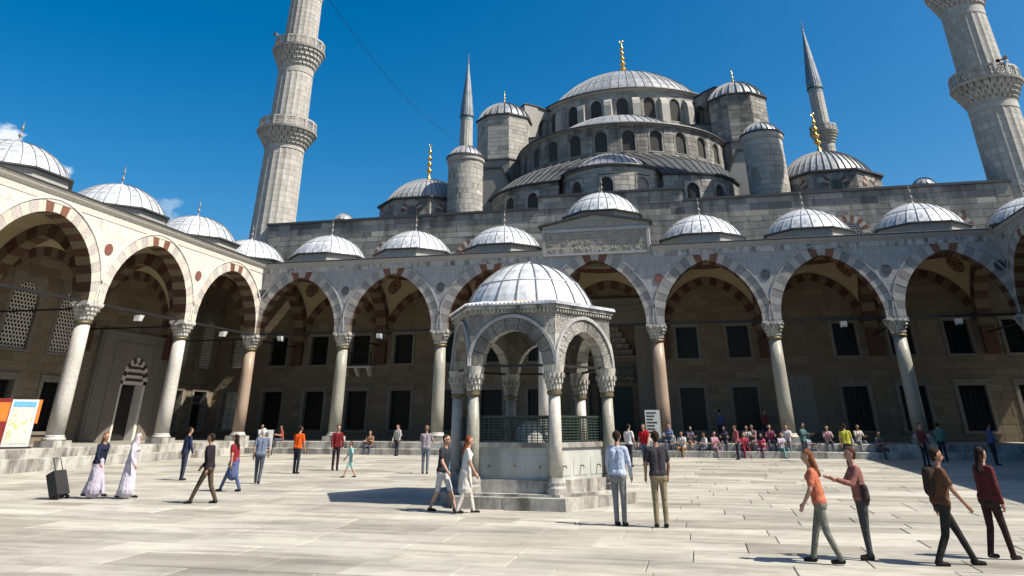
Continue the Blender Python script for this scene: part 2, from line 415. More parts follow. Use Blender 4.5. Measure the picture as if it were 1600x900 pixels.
def arched_window(parent, F, w, h, rise=None, fr=0.16, depth=0.28, cell=0.2, mat='ashlar_pale', lmat='lattice', name='window', proud=0.03, moulding=False):
    "F(p,q,d): p across from the centre, q up from the sill. hole outside size: w+2fr by h+fr"
    rise = rise or w*0.62
    sp = h-rise; ap = arch_pts(w/2, rise, 6)
    mb = MB(); W2, H2 = w/2+fr, h+fr
    # front plate left and right of the opening and above it
    xs = [p[0] for p in ap][::-1]; zs = [sp+p[1] for p in ap][::-1]
    mb.box(-W2, -w/2, -depth, proud, 0, sp, fn=lambda x, y, z: F(x, z, y)); mb.box(w/2, W2, -depth, proud, 0, sp, fn=lambda x, y, z: F(x, z, y))
    poly_l = [(-W2, sp)] + [(x, z) for x, z in zip(xs, zs) if x <= 0] + [(0, H2), (-W2, H2)]
    poly_r = [(W2, H2), (0, H2)] + [(x, z) for x, z in zip(xs, zs) if x >= 0] + [(W2, sp)]
    mb.prism(poly_l, -depth, proud, F); mb.prism(poly_r, -depth, proud, F)
    o = mb.build(name, mat, parent)
    s = MB(); s.box(-W2, W2, -depth, proud+0.05, -0.12, 0, fn=lambda x, y, z: F(x, z, y)); s.build('sill', mat, o)
    lattice(F, w, h, cell, -depth*0.45, 0.05).build('lattice', lmat, o)
    p = MB(); p.add([F(-w/2, 0, -depth*0.95), F(w/2, 0, -depth*0.95), F(w/2, h, -depth*0.95), F(-w/2, h, -depth*0.95)], [(0, 1, 2, 3)]); p.build('pane', 'void', o)
    if moulding:
        q = MB(); op = arch_pts(w/2+fr*0.9, rise+fr*0.9, 8); ip = arch_pts(w/2+fr*0.5, rise+fr*0.5, 8)
        for i in range(len(op)-1):
            q.prism([(ip[i][0], sp+ip[i][1]), (op[i][0], sp+op[i][1]), (op[i+1][0], sp+op[i+1][1]), (ip[i+1][0], sp+ip[i+1][1])], proud-0.01, proud+0.05, F)
        q.build('hood_moulding', mat, o)
    return o

def rect_window(parent, F, w, h, fr=0.22, depth=0.4, mat='frame_stone', bars=True, name='window'):
    mb = MB(); B = lambda x0, x1, z0, z1, d0, d1: mb.box(x0, x1, d0, d1, z0, z1, fn=lambda x, y, z: F(x, z, y))
    B(-w/2-fr, -w/2, -0.0, h, -depth, 0.07); B(w/2, w/2+fr, 0, h, -depth, 0.07); B(-w/2-fr, w/2+fr, h, h+fr, -depth, 0.072); B(-w/2-fr-0.05, w/2+fr+0.05, -fr*0.7, 0, -depth, 0.12)
    o = mb.build(name, mat, parent)
    c = MB(); c.box(-w/2-fr-0.08, w/2+fr+0.08, -0.05, 0.14, h+fr, h+fr+0.1, fn=lambda x, y, z: F(x, z, y)); c.build('lintel_moulding', mat, o)
    p = MB(); p.add([F(-w/2, 0, -depth+0.01), F(w/2, 0, -depth+0.01), F(w/2, h, -depth+0.01), F(-w/2, h, -depth+0.01)], [(0, 1, 2, 3)]); p.build('pane', 'void', o)
    if bars:
        g = MB()
        for i in range(1, 5): x = -w/2+w*i/5; g.box(x-0.015, x+0.015, -0.2, -0.17, 0, h, fn=lambda a, y, z: F(a, z, y))
        k = int(h/0.3)
        for i in range(1, k): z = h*i/k; g.box(-w/2, w/2, -0.169, -0.14, z-0.015, z+0.015, fn=lambda a, y, zz: F(a, zz, y))
        g.build('grille', 'iron', o)
    return o

def gore_mesh(R, h, n, seam=0.045, m=8, ring=0.36, rs=None, name='lead_sheet', mat='lead', e=0.03, rtop=0.0):
    "one sheet of a dome between two seams, its standing seam on one side; local: dome base centre at 0,0,0"
    Rs = (R*R+h*h)/(2*h); zc = h-Rs; t0 = math.asin(min(1, R/Rs)) if zc <= 0 else PI-math.asin(R/Rs)
    A = PI/n; rows = []
    ts = [i/m for i in range(m)]+[1-rtop if rtop else 0.985]
    for t in ts: rows.append((t, 0))
    if ring: rows += [(ring-0.012, 0), (ring-0.010, seam*0.7), (ring+0.012, seam*0.7), (ring+0.014, 0)]
    rows.sort()
    mb = MB(); vs = []; nc = 6
    for t, up in rows:
        th = t0*(1-t)
        for a, s_ in ((-A, 0), (-A, seam), (-A+e/R*1.2, seam), (-A+e/R*1.2, 0), (0, 0), (A, 0)):
            rr = Rs+max(s_, up)
            r_ = rr*math.sin(th); 
            aa = a if th > 0.25*t0 else a
            vs.append((r_*math.sin(aa), -r_*math.cos(aa), zc+rr*math.cos(th)))
    fs = [(j*nc+i, j*nc+i+1, (j+1)*nc+i+1, (j+1)*nc+i) for j in range(len(rows)-1) for i in range(nc-1)]
    mb.add(vs, fs, fm=[1 if i < 3 else 0 for j in range(len(rows)-1) for i in range(nc-1)])
    return mb.mesh(name, [mat, 'lead_seam' if mat == 'lead' else 'lead_seam_mid'])
def lead_dome(parent, R, h, z0, n, a0=0, a1=2*PI, mat='lead', seam=0.045, ring=0.36, c=(0, 0), core=True, m=8, rtop=0.0):
    me = gore_mesh(R, h, n, seam, m, ring, mat=mat, rtop=rtop)
    k = int(round(n*(a1-a0)/(2*PI)))
    for i in range(k):
        obj('lead_sheet', me, parent, (c[0], c[1], z0), (0, 0, a0+(i+0.5)*2*PI/n))
def finial(parent, z, H, mat, c=(0, 0), balls=3, crescent=True):
    "alem: bulbs on a stem, topped by a ring crescent"
    mb = MB(); prof = [(0.10*H, z), (0.085*H, z+0.03*H), (0.035*H, z+0.12*H), (0.022*H, z+0.2*H)]
    zz = z+0.2*H; step = 0.62*H/balls
    for i in range(balls):
        b = 0.082*H*(1-0.55*i/balls)
        prof += [(0.02*H, zz+step*0.12), (b*0.7, zz+step*0.25), (b, zz+step*0.42), (b*0.7, zz+step*0.58), (0.018*H, zz+step*0.72), (0.016*H, zz+step)]
        zz += step
    prof += [(0.012*H, z+0.86*H), (0.006*H, z+0.88*H)]
    mb.lathe(prof, 10, c)
    o = mb.build('finial', mat, parent, smooth=True)
    if crescent:
        r = MB(); pts = [(c[0]+0.05*H*math.sin(a), c[1], z+0.94*H-0.05*H*math.cos(a)) for a in [0.0+2*PI*i/12*0.94-0.0 for i in range(13)]]
        pts = [(c[0]+0.034*H*math.sin(a), c[1], z+0.915*H+0.034*H*math.cos(a)) for a in [0.35+(2*PI-0.7)*i/14 for i in range(15)]]
        r.tube(pts, [0.003*H+0.008*H*math.sin(PI*i/14) for i in range(15)], 6); r.build('crescent', mat, o)
    return o

# ------------------------------------------------------------------ ground and paving
XC = [-24.62, -17.62, -10.62, -3.62, 3.62, 10.62, 17.62, 24.62]     # column axes of the arcade before the prayer hall
SY = 8.02; PD = 7.0                                                   # bay of the side arcades, depth of the porticoes
ZS = 0.95; SPR = 7.58; ZT = 12.0                                      # stylobate, springing, underside of the cornice
g = MB(); g.add([(-900, -900, -1.2), (900, -900, -1.2), (900, 900, -1.2), (-900, 900, -1.2)], [(0, 1, 2, 3)])
structure(g.build('ground', 'mortar'))
floor = structure(D.objects.new('courtyard_pavement', None)); COL.objects.link(floor)
def pave():
    rg = random.Random(3); x0, x1, y0, y1 = -23.0, 23.0, -56.0, -1.45
    bed = MB(); bed.add([(x0-0.3, y0, gz(y0)-0.03), (x1+0.3, y0, gz(y0)-0.03), (x1+0.3, y1+0.3, gz(y1)-0.03), (x0-0.3, y1+0.3, gz(y1)-0.03)], [(0, 1, 2, 3)])
    bed.build('paving_bed', 'mortar', floor)
    slabs = []; y = y0
    while y < y1-0.05:
        h = min(rg.uniform(0.75, 1.25), y1-y); x = x0-rg.uniform(0, 2)
        while x < x1:
            l = rg.uniform(1.3, 3.0); a, b = max(x, x0), min(x+l, x1)
            if b-a > 0.2: slabs.append((a, b, y, y+h))
            x += l
        y += h
    def score(q):
        c = Vector(((q[0]+q[1])/2, (q[2]+q[3])/2, 0)); d = c-Vector((CAM.x, CAM.y, 0))
        ang = abs(math.atan2(d.x, d.y)+0.2274)
        if d.y < 7.5 or ang > 0.66: return 0
        return (q[1]-q[0])*(q[3]-q[2])/(d.length**3)
    slabs.sort(key=score, reverse=True)
    rest = MB()
    for i, (a, b, c, d) in enumerate(slabs):
        mb = MB() if i < 300 else rest
        g_ = 0.007; e = 0.012; dz = rg.uniform(-0.005, 0.006)
        a += g_; b -= g_; c += g_; d -= g_
        tl = [rg.uniform(-0.003, 0.003) for _ in range(4)]
        vs = [(a, c, gz(c)-0.028), (b, c, gz(c)-0.028), (b, d, gz(d)-0.028), (a, d, gz(d)-0.028),
              (a+e*0.4, c+e*0.4, gz(c)+dz+tl[0]-0.006), (b-e*0.4, c+e*0.4, gz(c)+dz+tl[1]-0.006), (b-e*0.4, d-e*0.4, gz(d)+dz+tl[2]-0.006), (a+e*0.4, d-e*0.4, gz(d)+dz+tl[3]-0.006),
              (a+e, c+e, gz(c)+dz+tl[0]), (b-e, c+e, gz(c)+dz+tl[1]), (b-e, d-e, gz(d)+dz+tl[2]), (a+e, d-e, gz(d)+dz+tl[3])]
        fs = [(8, 9, 10, 11)]
        for o in (0, 4):
            fs += [(o+k, o+(k+1) % 4, o+4+(k+1) % 4, o+4+k) for k in range(4)]
        mb.add(vs, fs)
        if i < 300: mb.build('paving_slab', 'paving', floor)
    rest.build('paving_field', 'paving', floor)['kind'] = 'stuff'
pave()
def stylobate(x0, x1, rz, loc, name='stylobate'):
    "platform under a portico: two steps of long stones, then the floor; local front faces -y"
    r = structure(D.objects.new(name, None)); COL.objects.link(r); r.location = loc; r.rotation_euler = (0, 0, rz)
    rg = random.Random(int(abs(x0*10)))
    for (yf, yb, z0, z1) in ((-1.55, -1.0, -0.5, 0.58), (-1.05, -0.55, -0.5, ZS)):
        x = x0
        while x < x1-0.01:
            l = min(rg.uniform(1.8, 3.2), x1-x)
            mb = MB(); f_ = yf+rg.uniform(-0.008, 0.008); zt = z1-0.006+rg.uniform(-0.004, 0.004); e = 0.02
            mb.prism([(f_, z0), (f_, zt-e), (f_+e, zt), (yb, zt), (yb, z0)], x+0.006, x+l-0.006, lambda p, q, d: (d, p, q))
            mb.build('step_stone', 'weathered', r); x += l
    fl = MB(); fl.box(x0, x1, -0.56, 7.4, -0.5, ZS-0.005); fl.build('portico_floor', 'floor_stone', r)
    return r
stylobate(-23.1, 23.1, 0, (0, 0, 0))
stylobate(-54, 7.4, PI/2, (-24.62, 0, 0)); stylobate(-7.4, 54, -PI/2, (24.62, 0, 0))

# ------------------------------------------------------------------ arcades
def ring_of_voussoirs(parent, name, F, a, rise, t, N, d0, d1, mats, sof=True, mould=True, gap=0.007):
    """N wedge stones (odd, one keystone). F(p,q,d). mats: (light, dark, red, soffit light, soffit red)"""
    e = max(0.0, (rise*rise-a*a)/(2*a)); r = a+e; tm = math.acos(e/r)
    def P(s, off):
        if abs(s) < 1e-9: return (0, math.sqrt((r+off)**2-e*e))
        th = tm*(1-abs(s)); x = max(0, -e+(r+off)*math.cos(th)); z = (r+off)*math.sin(th)
        return (math.copysign(x, s), z)
    for i in range(N):
        s0 = -1+2*i/N; s1 = -1+2*(i+1)/N; gs = gap/(r*tm); s0 += gs; s1 -= gs
        j = abs(i-N//2)
        ss = [s0, s1] if s0*s1 > 0 else [s0, 0, s1]
        poly = [P(s, 0) for s in ss] + [P(s, t) for s in ss[::-1]]
        mi = 2 if j == 1 else (1 if j % 2 else 0)
        smi = 4 if j % 2 else 3
        sides = [smi]*(len(ss)-1) + [mi]*(len(poly)-len(ss)+1)
        mb = MB(); rg = random.Random(i*7+int(a*100)); dd = rg.uniform(-0.006, 0.006)
        mb.prism(poly, d0, d1+dd, F, mi, sides)
        mb.build(name, mats, parent)
    if mould:
        mb = MB(); K = 24
        for i in range(K):
            s0, s1 = -1+2*i/K, -1+2*(i+1)/K
            mb.prism([P(s0, t), P(s1, t), P(s1, t+0.09), P(s0, t+0.09)], d1-0.05, d1+0.05, F)
        mb.build('arch_moulding', 'marble_grey' if mats[0] != 'voussoir_cream' else 'marble_warm', parent)

def arcade(root, edges, rises, xa, xb, mats, panel_mat, detail=True, discs=(), t=0.62, gap=None):
    "front wall of a portico along local x, facing -y"
    mids = [(edges[i]+edges[i+1])/2 for i in range(len(edges)-1)]; ws = [edges[i+1]-edges[i] for i in range(len(edges)-1)]
    T = 0.45
    def ext(x):
        z = SPR
        for m_, w_, ri in zip(mids, ws, rises):
            a = w_/2-0.55; e = max(0, (ri*ri-a*a)/(2*a)); r = a+e+t+0.05
            dx = abs(x-m_)+e
            if abs(x-m_) < w_/2+0.3 and dx < r: z = max(z, SPR+math.sqrt(r*r-dx*dx)) if abs(x-m_) <= w_/2 else z
        return z
    F0 = lambda p, q, d: (p, -d, q)
    for m_, w_, ri in zip(mids, ws, rises):
        ring_of_voussoirs(root, 'voussoir', lambda p, q, d, m_=m_: (m_+p, -d, SPR+q), w_/2-0.55, ri, t, 25, -T, T+0.02, mats)
    # core
    mb = MB(); n = int((xb-xa)/0.25)
    xs = [xa+(xb-xa)*i/n for i in range(n+1)]
    for i in range(n):
        z0, z1 = min(ext(xs[i]), ZT), min(ext(xs[i+1]), ZT)
        for y in (-T+0.015, T):
            mb.add([(xs[i], y, z0), (xs[i+1], y, z1), (xs[i+1], y, ZT), (xs[i], y, ZT)], [(0, 1, 2, 3)])
        mb.add([(xs[i], -T+0.015, z0), (xs[i+1], -T+0.015, z1), (xs[i+1], T, z1), (xs[i], T, z0)], [(0, 1, 2, 3)])
    mb.build('wall_core', 'mortar', root)
    # marble facing in panels
    zs = [SPR, 8.45, 9.4, 10.3, 11.15, ZT]
    rg = random.Random(int(abs(xa))+5)
    for c in range(len(zs)-1):
        js = [xa]
        while js[-1] < xb-0.01:
            js.append(min(xb, js[-1]+rg.uniform(1.3, 2.6)))
        if js[-1]-js[-2] < 0.5 and len(js) > 2: js.pop(-2)
        for x0, x1 in zip(js[:-1], js[1:]):
            k = max(4, int((x1-x0)/0.14)); mb = MB(); yy = -T-rg.uniform(0.0, 0.012)
            xx = [x0+0.005+(x1-x0-0.01)*i/k for i in range(k+1)]
            lo = [max(zs[c]+0.004, ext(x)) for x in xx]; hi = zs[c+1]-0.004
            for i in range(k):
                if lo[i] >= hi and lo[i+1] >= hi: continue
                a_, b_ = min(lo[i], hi), min(lo[i+1], hi)
                mb.add([(xx[i], yy, a_), (xx[i+1], yy, b_), (xx[i+1], yy, hi), (xx[i], yy, hi), (xx[i], -T+0.02, hi), (xx[i+1], -T+0.02, hi)], [(0, 1, 2, 3), (3, 2, 5, 4)])
            if mb.f: mb.build('marble_panel', panel_mat, root)
    # springer blocks over the capitals
    for x in edges:
        if xa-0.1 <= x <= xb+0.1:
            a0, a1 = max(xa, x-0.545), min(xb, x+0.545)
            if a1-a0 > 0.2:
                mb = MB(); mb.box(a0, a1, -T-0.015, T, SPR-0.05, SPR+0.02); mb.build('impost_block', panel_mat, root)
    # cornice, broken where a raised front interrupts it
    st = 'marble_grey' if panel_mat == 'marble_grey' else 'marble_warm'
    for ca, cb in ([(xa, xb)] if not gap else [(xa, gap[0]), (gap[1], xb)]):
        mb = MB()
        mb.prism([(T, ZT), (-T-0.06, ZT), (-T-0.10, ZT+0.1), (-T-0.2, ZT+0.16), (-T-0.26, ZT+0.3), (T, ZT+0.3)], ca, cb, lambda p, q, d: (d, p, q)); mb.build('cornice', st, root)
        mb = MB(); mb.box(ca, cb, -T-0.035, -T+0.02, ZT-0.34, ZT-0.002); mb.build('frieze', 'stained' if panel_mat == 'marble_grey' else 'marble_warm', root)
        mb = MB(); mb.prism([(T+0.2, ZT+0.302), (-T-0.30, ZT+0.302), (-T-0.32, ZT+0.36), (-T-0.25, ZT+0.40), (T+0.2, ZT+0.44)], ca, cb, lambda p, q, d: (d, p, q)); mb.build('lead_flashing', 'lead_edge', root)
    for x, kind in discs:
        mb = MB(); mb.prism([(0.3*math.cos(a), 0.3*math.sin(a)) for a in [2*PI*i/20 for i in range(20)]], T, T+0.035, lambda p, q, d, x=x: (x+p, -d, 10.25+q)); o = mb.build('roundel', kind, root)
    # tie beams
    for i in range(len(edges)-1):
        mb = MB(); mb.box(edges[i]+0.3, edges[i+1]-0.3, -0.06, 0.06, SPR-0.06, SPR+0.06); mb.build('tie_beam', 'iron', root)
    if not detail: return
    for x in edges:
        if not (xa-0.6 <= x <= xb+0.6): continue
        Ft = lambda p, q, d, x=x: (x+d, 3.72+p, SPR+q)
        ring_of_voussoirs(root, 'transverse_voussoir', Ft, 2.95, 3.55, 0.7, 17, -0.42, 0.42, ('ochre', 'brown', 'brown', 'ochre', 'brown'), mould=False)
        mb = MB(); mb.box(x-0.04, x+0.04, 0.3, 6.9, SPR-0.35, SPR-0.27); mb.build('cross_tie_rod', 'iron', root)
        mb = MB(); mb.box(x-0.42, x+0.42, 6.55, 6.97, 6.0, SPR+0.1); mb.build('wall_pier', 'brown', root)
    for m_, w_ in zip(mids, ws):
        ring_of_voussoirs(root, 'wall_voussoir', lambda p, q, d, m_=m_: (m_+p, 7.0-d, SPR+q), w_/2-0.6, 3.4, 0.55, 21, 0.0, 0.12, ('ochre', 'brown', 'brown', 'ochre', 'brown'), mould=False)
        mb = MB(); N = 18; vs = []
        for j in range(N+1):
            for i in range(N+1):
                x = -1+2*i/N; y = -1+2*j/N
                z = 1.09*3.5*math.sqrt(max(0, 2-x*x-y*y))
                vs.append((x*w_/2, y*3.5, z))
        fs = [(j*(N+1)+i, (j+1)*(N+1)+i, (j+1)*(N+1)+i+1, j*(N+1)+i+1) for j in range(N) for i in range(N)]
        mb.add(vs, fs); mb.build('vault', 'vault', root, smooth=True, loc=(m_, 3.5, SPR))

def stained():
    m, n, b = newmat('stained_cornice_marble')
    t = noise(n, 1.0, 5); r = ramp(n, [(0.3, (0.34, 0.333, 0.31)), (0.7, (0.45, 0.44, 0.42))]); n.links.new(t.outputs['Fac'], r.inputs[0])
    t2 = noise(n, 1.5, 6, 0.75, stretch=(1.6, 1.6, 0.45)); r2 = ramp(n, [(0.46, (0, 0, 0)), (0.62, (0.85,)*3)]); n.links.new(t2.outputs['Fac'], r2.inputs[0])
    n.links.new(mixc(n, r2.outputs[0], r.outputs[0], (0.03, 0.028, 0.022)), b.inputs['Base Color']); b.inputs['Roughness'].default_value = 0.8
    return m
M['stained'] = stained()

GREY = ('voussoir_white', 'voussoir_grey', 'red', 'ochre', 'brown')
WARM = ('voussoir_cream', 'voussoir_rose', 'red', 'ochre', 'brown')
front = thing('arcade', 'grey marble arcade of seven pointed arches across the back of the courtyard', 'arcade')
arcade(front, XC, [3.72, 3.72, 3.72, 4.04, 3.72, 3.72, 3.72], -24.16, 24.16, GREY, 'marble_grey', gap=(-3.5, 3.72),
       discs=[(-23.9, 'dark_disc'), (-17.62, 'dark_disc'), (-10.62, 'dark_disc'), (4.05, 'porphyry'), (10.62, 'dark_disc'), (17.62, 'dark_disc'), (23.8, 'dark_disc')])
# raised portal front over the middle arch, with its carved inscription panel and low gable
PW = 3.6
mb = MB(); mb.prism([(-PW, ZT), (PW, ZT), (PW, 13.95), (0, 14.6), (-PW, 13.95)], -0.45, 0.5, lambda p, q, d: (p+0.11, -d, q)); mb.build('portal_gable', 'marble_grey', front)
def inscription():
    m, n, b = newmat('carved_inscription')
    t = noise(n, 3, 5); r = ramp(n, [(0.3, (0.25, 0.237, 0.20)), (0.7, (0.31, 0.295, 0.25))]); n.links.new(t.outputs['Fac'], r.inputs[0])
    n.links.new(r.outputs[0], b.inputs['Base Color']); b.inputs['Roughness'].default_value = 0.8
    bump(n, b, noise(n, 6, 2, dist=3.5).outputs['Fac'], 0.8, 0.05)
    return m
M['inscription'] = inscription()
P0, P1 = 12.1, 13.5
for bx in ((-PW+0.02, PW-0.02, P0-0.16, P0), (-PW+0.02, PW-0.02, P1, P1+0.2), (-PW+0.02, -PW+0.2, P0, P1), (PW-0.2, PW-0.02, P0, P1)):
    fr = MB(); fr.box(bx[0]+0.11, bx[1]+0.11, -0.60, -0.49, bx[2], bx[3]); fr.build('panel_frame', 'marble_grey', front)
for j in range(3):
    for i in range(8):
        w_ = (2*PW-0.44)/8; x = -PW+0.33+i*w_; hz = (P1-P0-0.04)/3; z = P0+0.02+j*hz
        mb = MB(); mb.box(x+0.012, x+w_-0.012, -0.535, -0.48, z+0.012, z+hz-0.012)
        o = mb.build('inscription_tile', 'inscription', front)
        s = MB(); rg = random.Random(j*9+i)        # raised flowing script strokes
        for k in range(5):
            px, pz = x+0.1+rg.random()*(w_-0.4), z+0.08+rg.random()*0.2
            pts = [(px+0.055*q, -0.545, pz+0.09*math.sin(q*1.5+k*2+rg.random())) for q in range(6)]
            s.tube(pts, [0.008, 0.018, 0.024, 0.022, 0.015, 0.006], 5)
        s.build('script', 'inscription', o)
for i in range(2):      # a shorter line of script in the gable
    for k in range(6):
        s = MB(); px = -1.9+k*0.66+0.1; rg = random.Random(k+40*i)
        if i == 0: s.box(px, px+0.6, -0.53, -0.48, 13.74, 14.02+0.28*(1-abs(k-2.5)/3)); s.build('inscription_tile', 'inscription', front)
mb = MB()
mb.prism([(-PW-0.25, 13.88), (-PW-0.25, 14.0), (0, 14.72), (PW+0.25, 14.0), (PW+0.25, 13.88), (0, 14.6)], -0.5, 0.78, lambda p, q, d: (p+0.11, -d, q)); mb.build('gable_coping', 'lead_edge', front)
mb = MB(); mb.box(-24.2, 24.2, 0.5, 6.95, ZT+0.3, ZT+0.43); mb.build('roof', 'lead_mid', front)

left = thing('arcade', 'sunlit cream marble arcade along the left side of the courtyard', 'arcade', (-24.62, 0, 0), PI/2)
eL = [-5*SY, -4*SY, -3*SY, -2*SY, -SY, 0]
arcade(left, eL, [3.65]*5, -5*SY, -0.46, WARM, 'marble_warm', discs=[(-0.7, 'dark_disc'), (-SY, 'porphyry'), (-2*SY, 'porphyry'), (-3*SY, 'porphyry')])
mb = MB(); mb.box(-5*SY, 7.0, 0.5, 7.6, ZT+0.3, ZT+0.428); mb.build('roof', 'lead_mid', left)
for i in range(5):      # green painted rail hung with lamps in front of the arches
    pass
right = thing('arcade', 'shadowed arcade along the right side of the courtyard', 'arcade', (24.62, 0, 0), -PI/2)
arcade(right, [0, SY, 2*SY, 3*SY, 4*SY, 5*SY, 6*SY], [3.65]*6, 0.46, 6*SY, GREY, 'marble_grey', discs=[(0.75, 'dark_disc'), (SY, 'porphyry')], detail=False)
mb = MB(); mb.box(-7.0, 6*SY, 0.5, 7.6, ZT+0.3, ZT+0.428); mb.build('roof', 'lead_mid', right)
mb = MB(); mb.box(0.0, 6*SY, 6.9, 7.6, 0.5, ZT+0.3); mb.build('rear_wall', 'wall_stone', right)

# ------------------------------------------------------------------ columns
def column_meshes():
    H = {}
    b = MB(); b.box(-0.56, 0.56, -0.56, 0.56, 0, 0.28); H['plinth'] = b.mesh('plinth', 'weathered')
    b = MB(); b.lathe([(0.5, 0.281), (0.53, 0.33), (0.5, 0.39), (0.43, 0.42), (0.46, 0.47), (0.42, 0.51)], 20); H['base'] = b.mesh('base', 'white', True)
    b = MB(); b.lathe([(0.405, 0.5), (0.40, 2.2), (0.385, 4.0), (0.36, 5.56)], 24); H['shaft'] = b
    b = MB(); b.lathe([(0.37, 5.55), (0.43, 5.58), (0.44, 5.65), (0.38, 5.69)], 20); H['collar'] = b.mesh('collar', 'bronze', True)
    b = MB()   # stalactite capital: tiers of small points that widen to a square top
    tiers = [(0.37, 5.69, 0.40, 5.95), (0.42, 5.93, 0.47, 6.14), (0.49, 6.11, 0.545, 6.32), (0.56, 6.30, 0.60, 6.44)]
    for k, (r0, z0, r1, z1) in enumerate(tiers):
        n = 16
        q = 0.25*k
        def rm(i, z, q=q):
            a = 2*PI*i/32; sq = 1/max(abs(math.cos(a)), abs(math.sin(a)))
            return (1-q*0.6)+q*0.6*min(sq, 1.25)
        b.lathe([(r0*0.93, z0), (r1*0.97, z1)], 32, rmul=rm)
        for i in range(n):
            a = 2*PI*(i+0.5*(k % 2))/n; s_ = 1/max(abs(math.cos(a)), abs(math.sin(a))); s_ = (1-q*0.6)+q*0.6*min(s_, 1.25)
            ca, sa = math.cos(a), math.sin(a); w_ = r1*0.16
            pr_ = [(r0*s_*0.95, z0-0.02), (r1*s_*1.09, z0+0.08), (r1*s_*1.09, z1), (r0*s_*0.9, z1)]
            b.prism(pr_, -w_, w_, lambda p, z, d, ca=ca, sa=sa: (p*ca-d*sa, p*sa+d*ca, z))
    H['capital'] = b.mesh('capital', 'weathered')
    b = MB(); b.box(-0.6, 0.6, -0.5, 0.5, 6.44, 6.58); H['abacus'] = b.mesh('abacus', 'white')
    return H
CH = column_meshes()
def column(x, y, mat, label, group='arcade columns', rz=0):
    t = thing('column', label, 'column', (x, y, ZS), rz, group)
    for k in ('plinth', 'base', 'collar', 'capital', 'abacus'): obj(k, CH[k], t)
    CH['shaft'].build('shaft', mat, t, smooth=True)
    return t
cl = ['rose granite column in the far left corner where the two arcades meet',
      'grey green column between the first and second arches of the back arcade from the left corner',
      'grey green column between the second and third arches of the back arcade, just left of the fountain',
      'column on the left side of the gabled portal arch, hidden behind the fountain',
      'rose granite column on the right side of the gabled portal arch',
      'grey green column between the first and second arches right of the portal arch',
      'grey column in shade between the last two arches of the back arcade on the right',
      'shadowed column in the far right corner where two arcades meet']
cm = ['col_rose', 'col_green', 'col_green', 'col_white', 'col_rose', 'col_green', 'col_green', 'col_green']
for x, l, m_ in zip(XC, cl, cm): column(x, 0, m_, l)
ll = ['sunlit white column beside the striped doorway of the left arcade', 'nearest large white column of the left arcade beside the information board',
      'white column of the left arcade at the left edge of the view', 'white column at the near end of the left arcade']
for i, l in enumerate(ll): column(-24.62, -SY*(i+1), 'col_white', l, rz=PI/2)
for i in range(5): column(24.62, -SY*(i+1), 'col_green', ['shadowed column of the right arcade next to the corner', 'second shadowed column of the right arcade from the corner', 'third shadowed column of the right arcade from the corner', 'fourth shadowed column of the right arcade from the corner', 'fifth shadowed column of the right arcade from the corner'][i], rz=-PI/2)

# ------------------------------------------------------------------ small domes over the portico bays
def octagon(R, n=8, ph=PI/8): return [(R*math.sin(ph+2*PI*i/n), -R*math.cos(ph+2*PI*i/n)) for i in range(n)]
def portico_dome(x, y, label, zb=12.43, R=2.82, H=1.78, zd=13.32, fin='finial_grey'):
    t = thing('portico_dome', label, 'dome', (x, y, zb), 0, 'lead domes over the portico bays')
    d = zd-zb
    mb = MB(); P = lambda p, q, dd: (p, q, dd)
    mb.prism(octagon(R+0.12), 0, d-0.12, P); mb.build('drum', 'ashlar_pale', t)
    mb = MB(); mb.prism(octagon(R+0.34), d-0.12, d-0.03, P); mb.build('eave', 'lead_edge', t)
    lead_dome(t, R+0.02, H, d-0.03, 26)
    mb = MB(); mb.lathe([(0.32, d+H-0.06), (0.25, d+H+0.03), (0.1, d+H+0.08)], 12); mb.build('cap', 'lead', t)
    finial(t, d+H, 1.35, fin, balls=2)
    return t
xm = [(XC[i]+XC[i+1])/2 for i in range(7)]
names = ['white lead dome over the first arch from the left corner of the back arcade', 'white lead dome over the second arch of the back arcade from the left',
         'white lead dome over the third arch of the back arcade, left of the gabled portal', 'raised lead dome standing above the gabled portal front',
         'lead dome over the first arch right of the gabled portal', 'lead dome over the second arch right of the gabled portal', 'lead dome over the last arch of the back arcade before the right corner']
for i, (x, l) in enumerate(zip(xm, names)):
    if i == 3: portico_dome(x+0.3, 3.5, l, zd=15.3, H=1.85, R=2.75)
    else: portico_dome(x, 3.5, l)
portico_dome(-28.0, 3.3, 'pale lead dome over the far left corner of the courtyard beside the minaret')
portico_dome(28.0, 3.5, 'lead dome over the far right corner of the courtyard')
for i, l in enumerate(['white lead dome of the left arcade next to the corner dome', 'white lead dome over the striped doorway bay of the left arcade', 'large near lead dome at the left edge of the view', 'lead dome over the near end of the left arcade']):
    portico_dome(-28.2, -SY*(i+0.5)+0.3, l, zd=13.42, R=2.95, H=1.85)
for i in range(3):
    portico_dome(28.2, -SY*(i+0.5), ['lead dome of the right arcade next to the corner', 'second lead dome of the right arcade from the corner', 'third lead dome of the right arcade from the corner'][i], R=2.95)

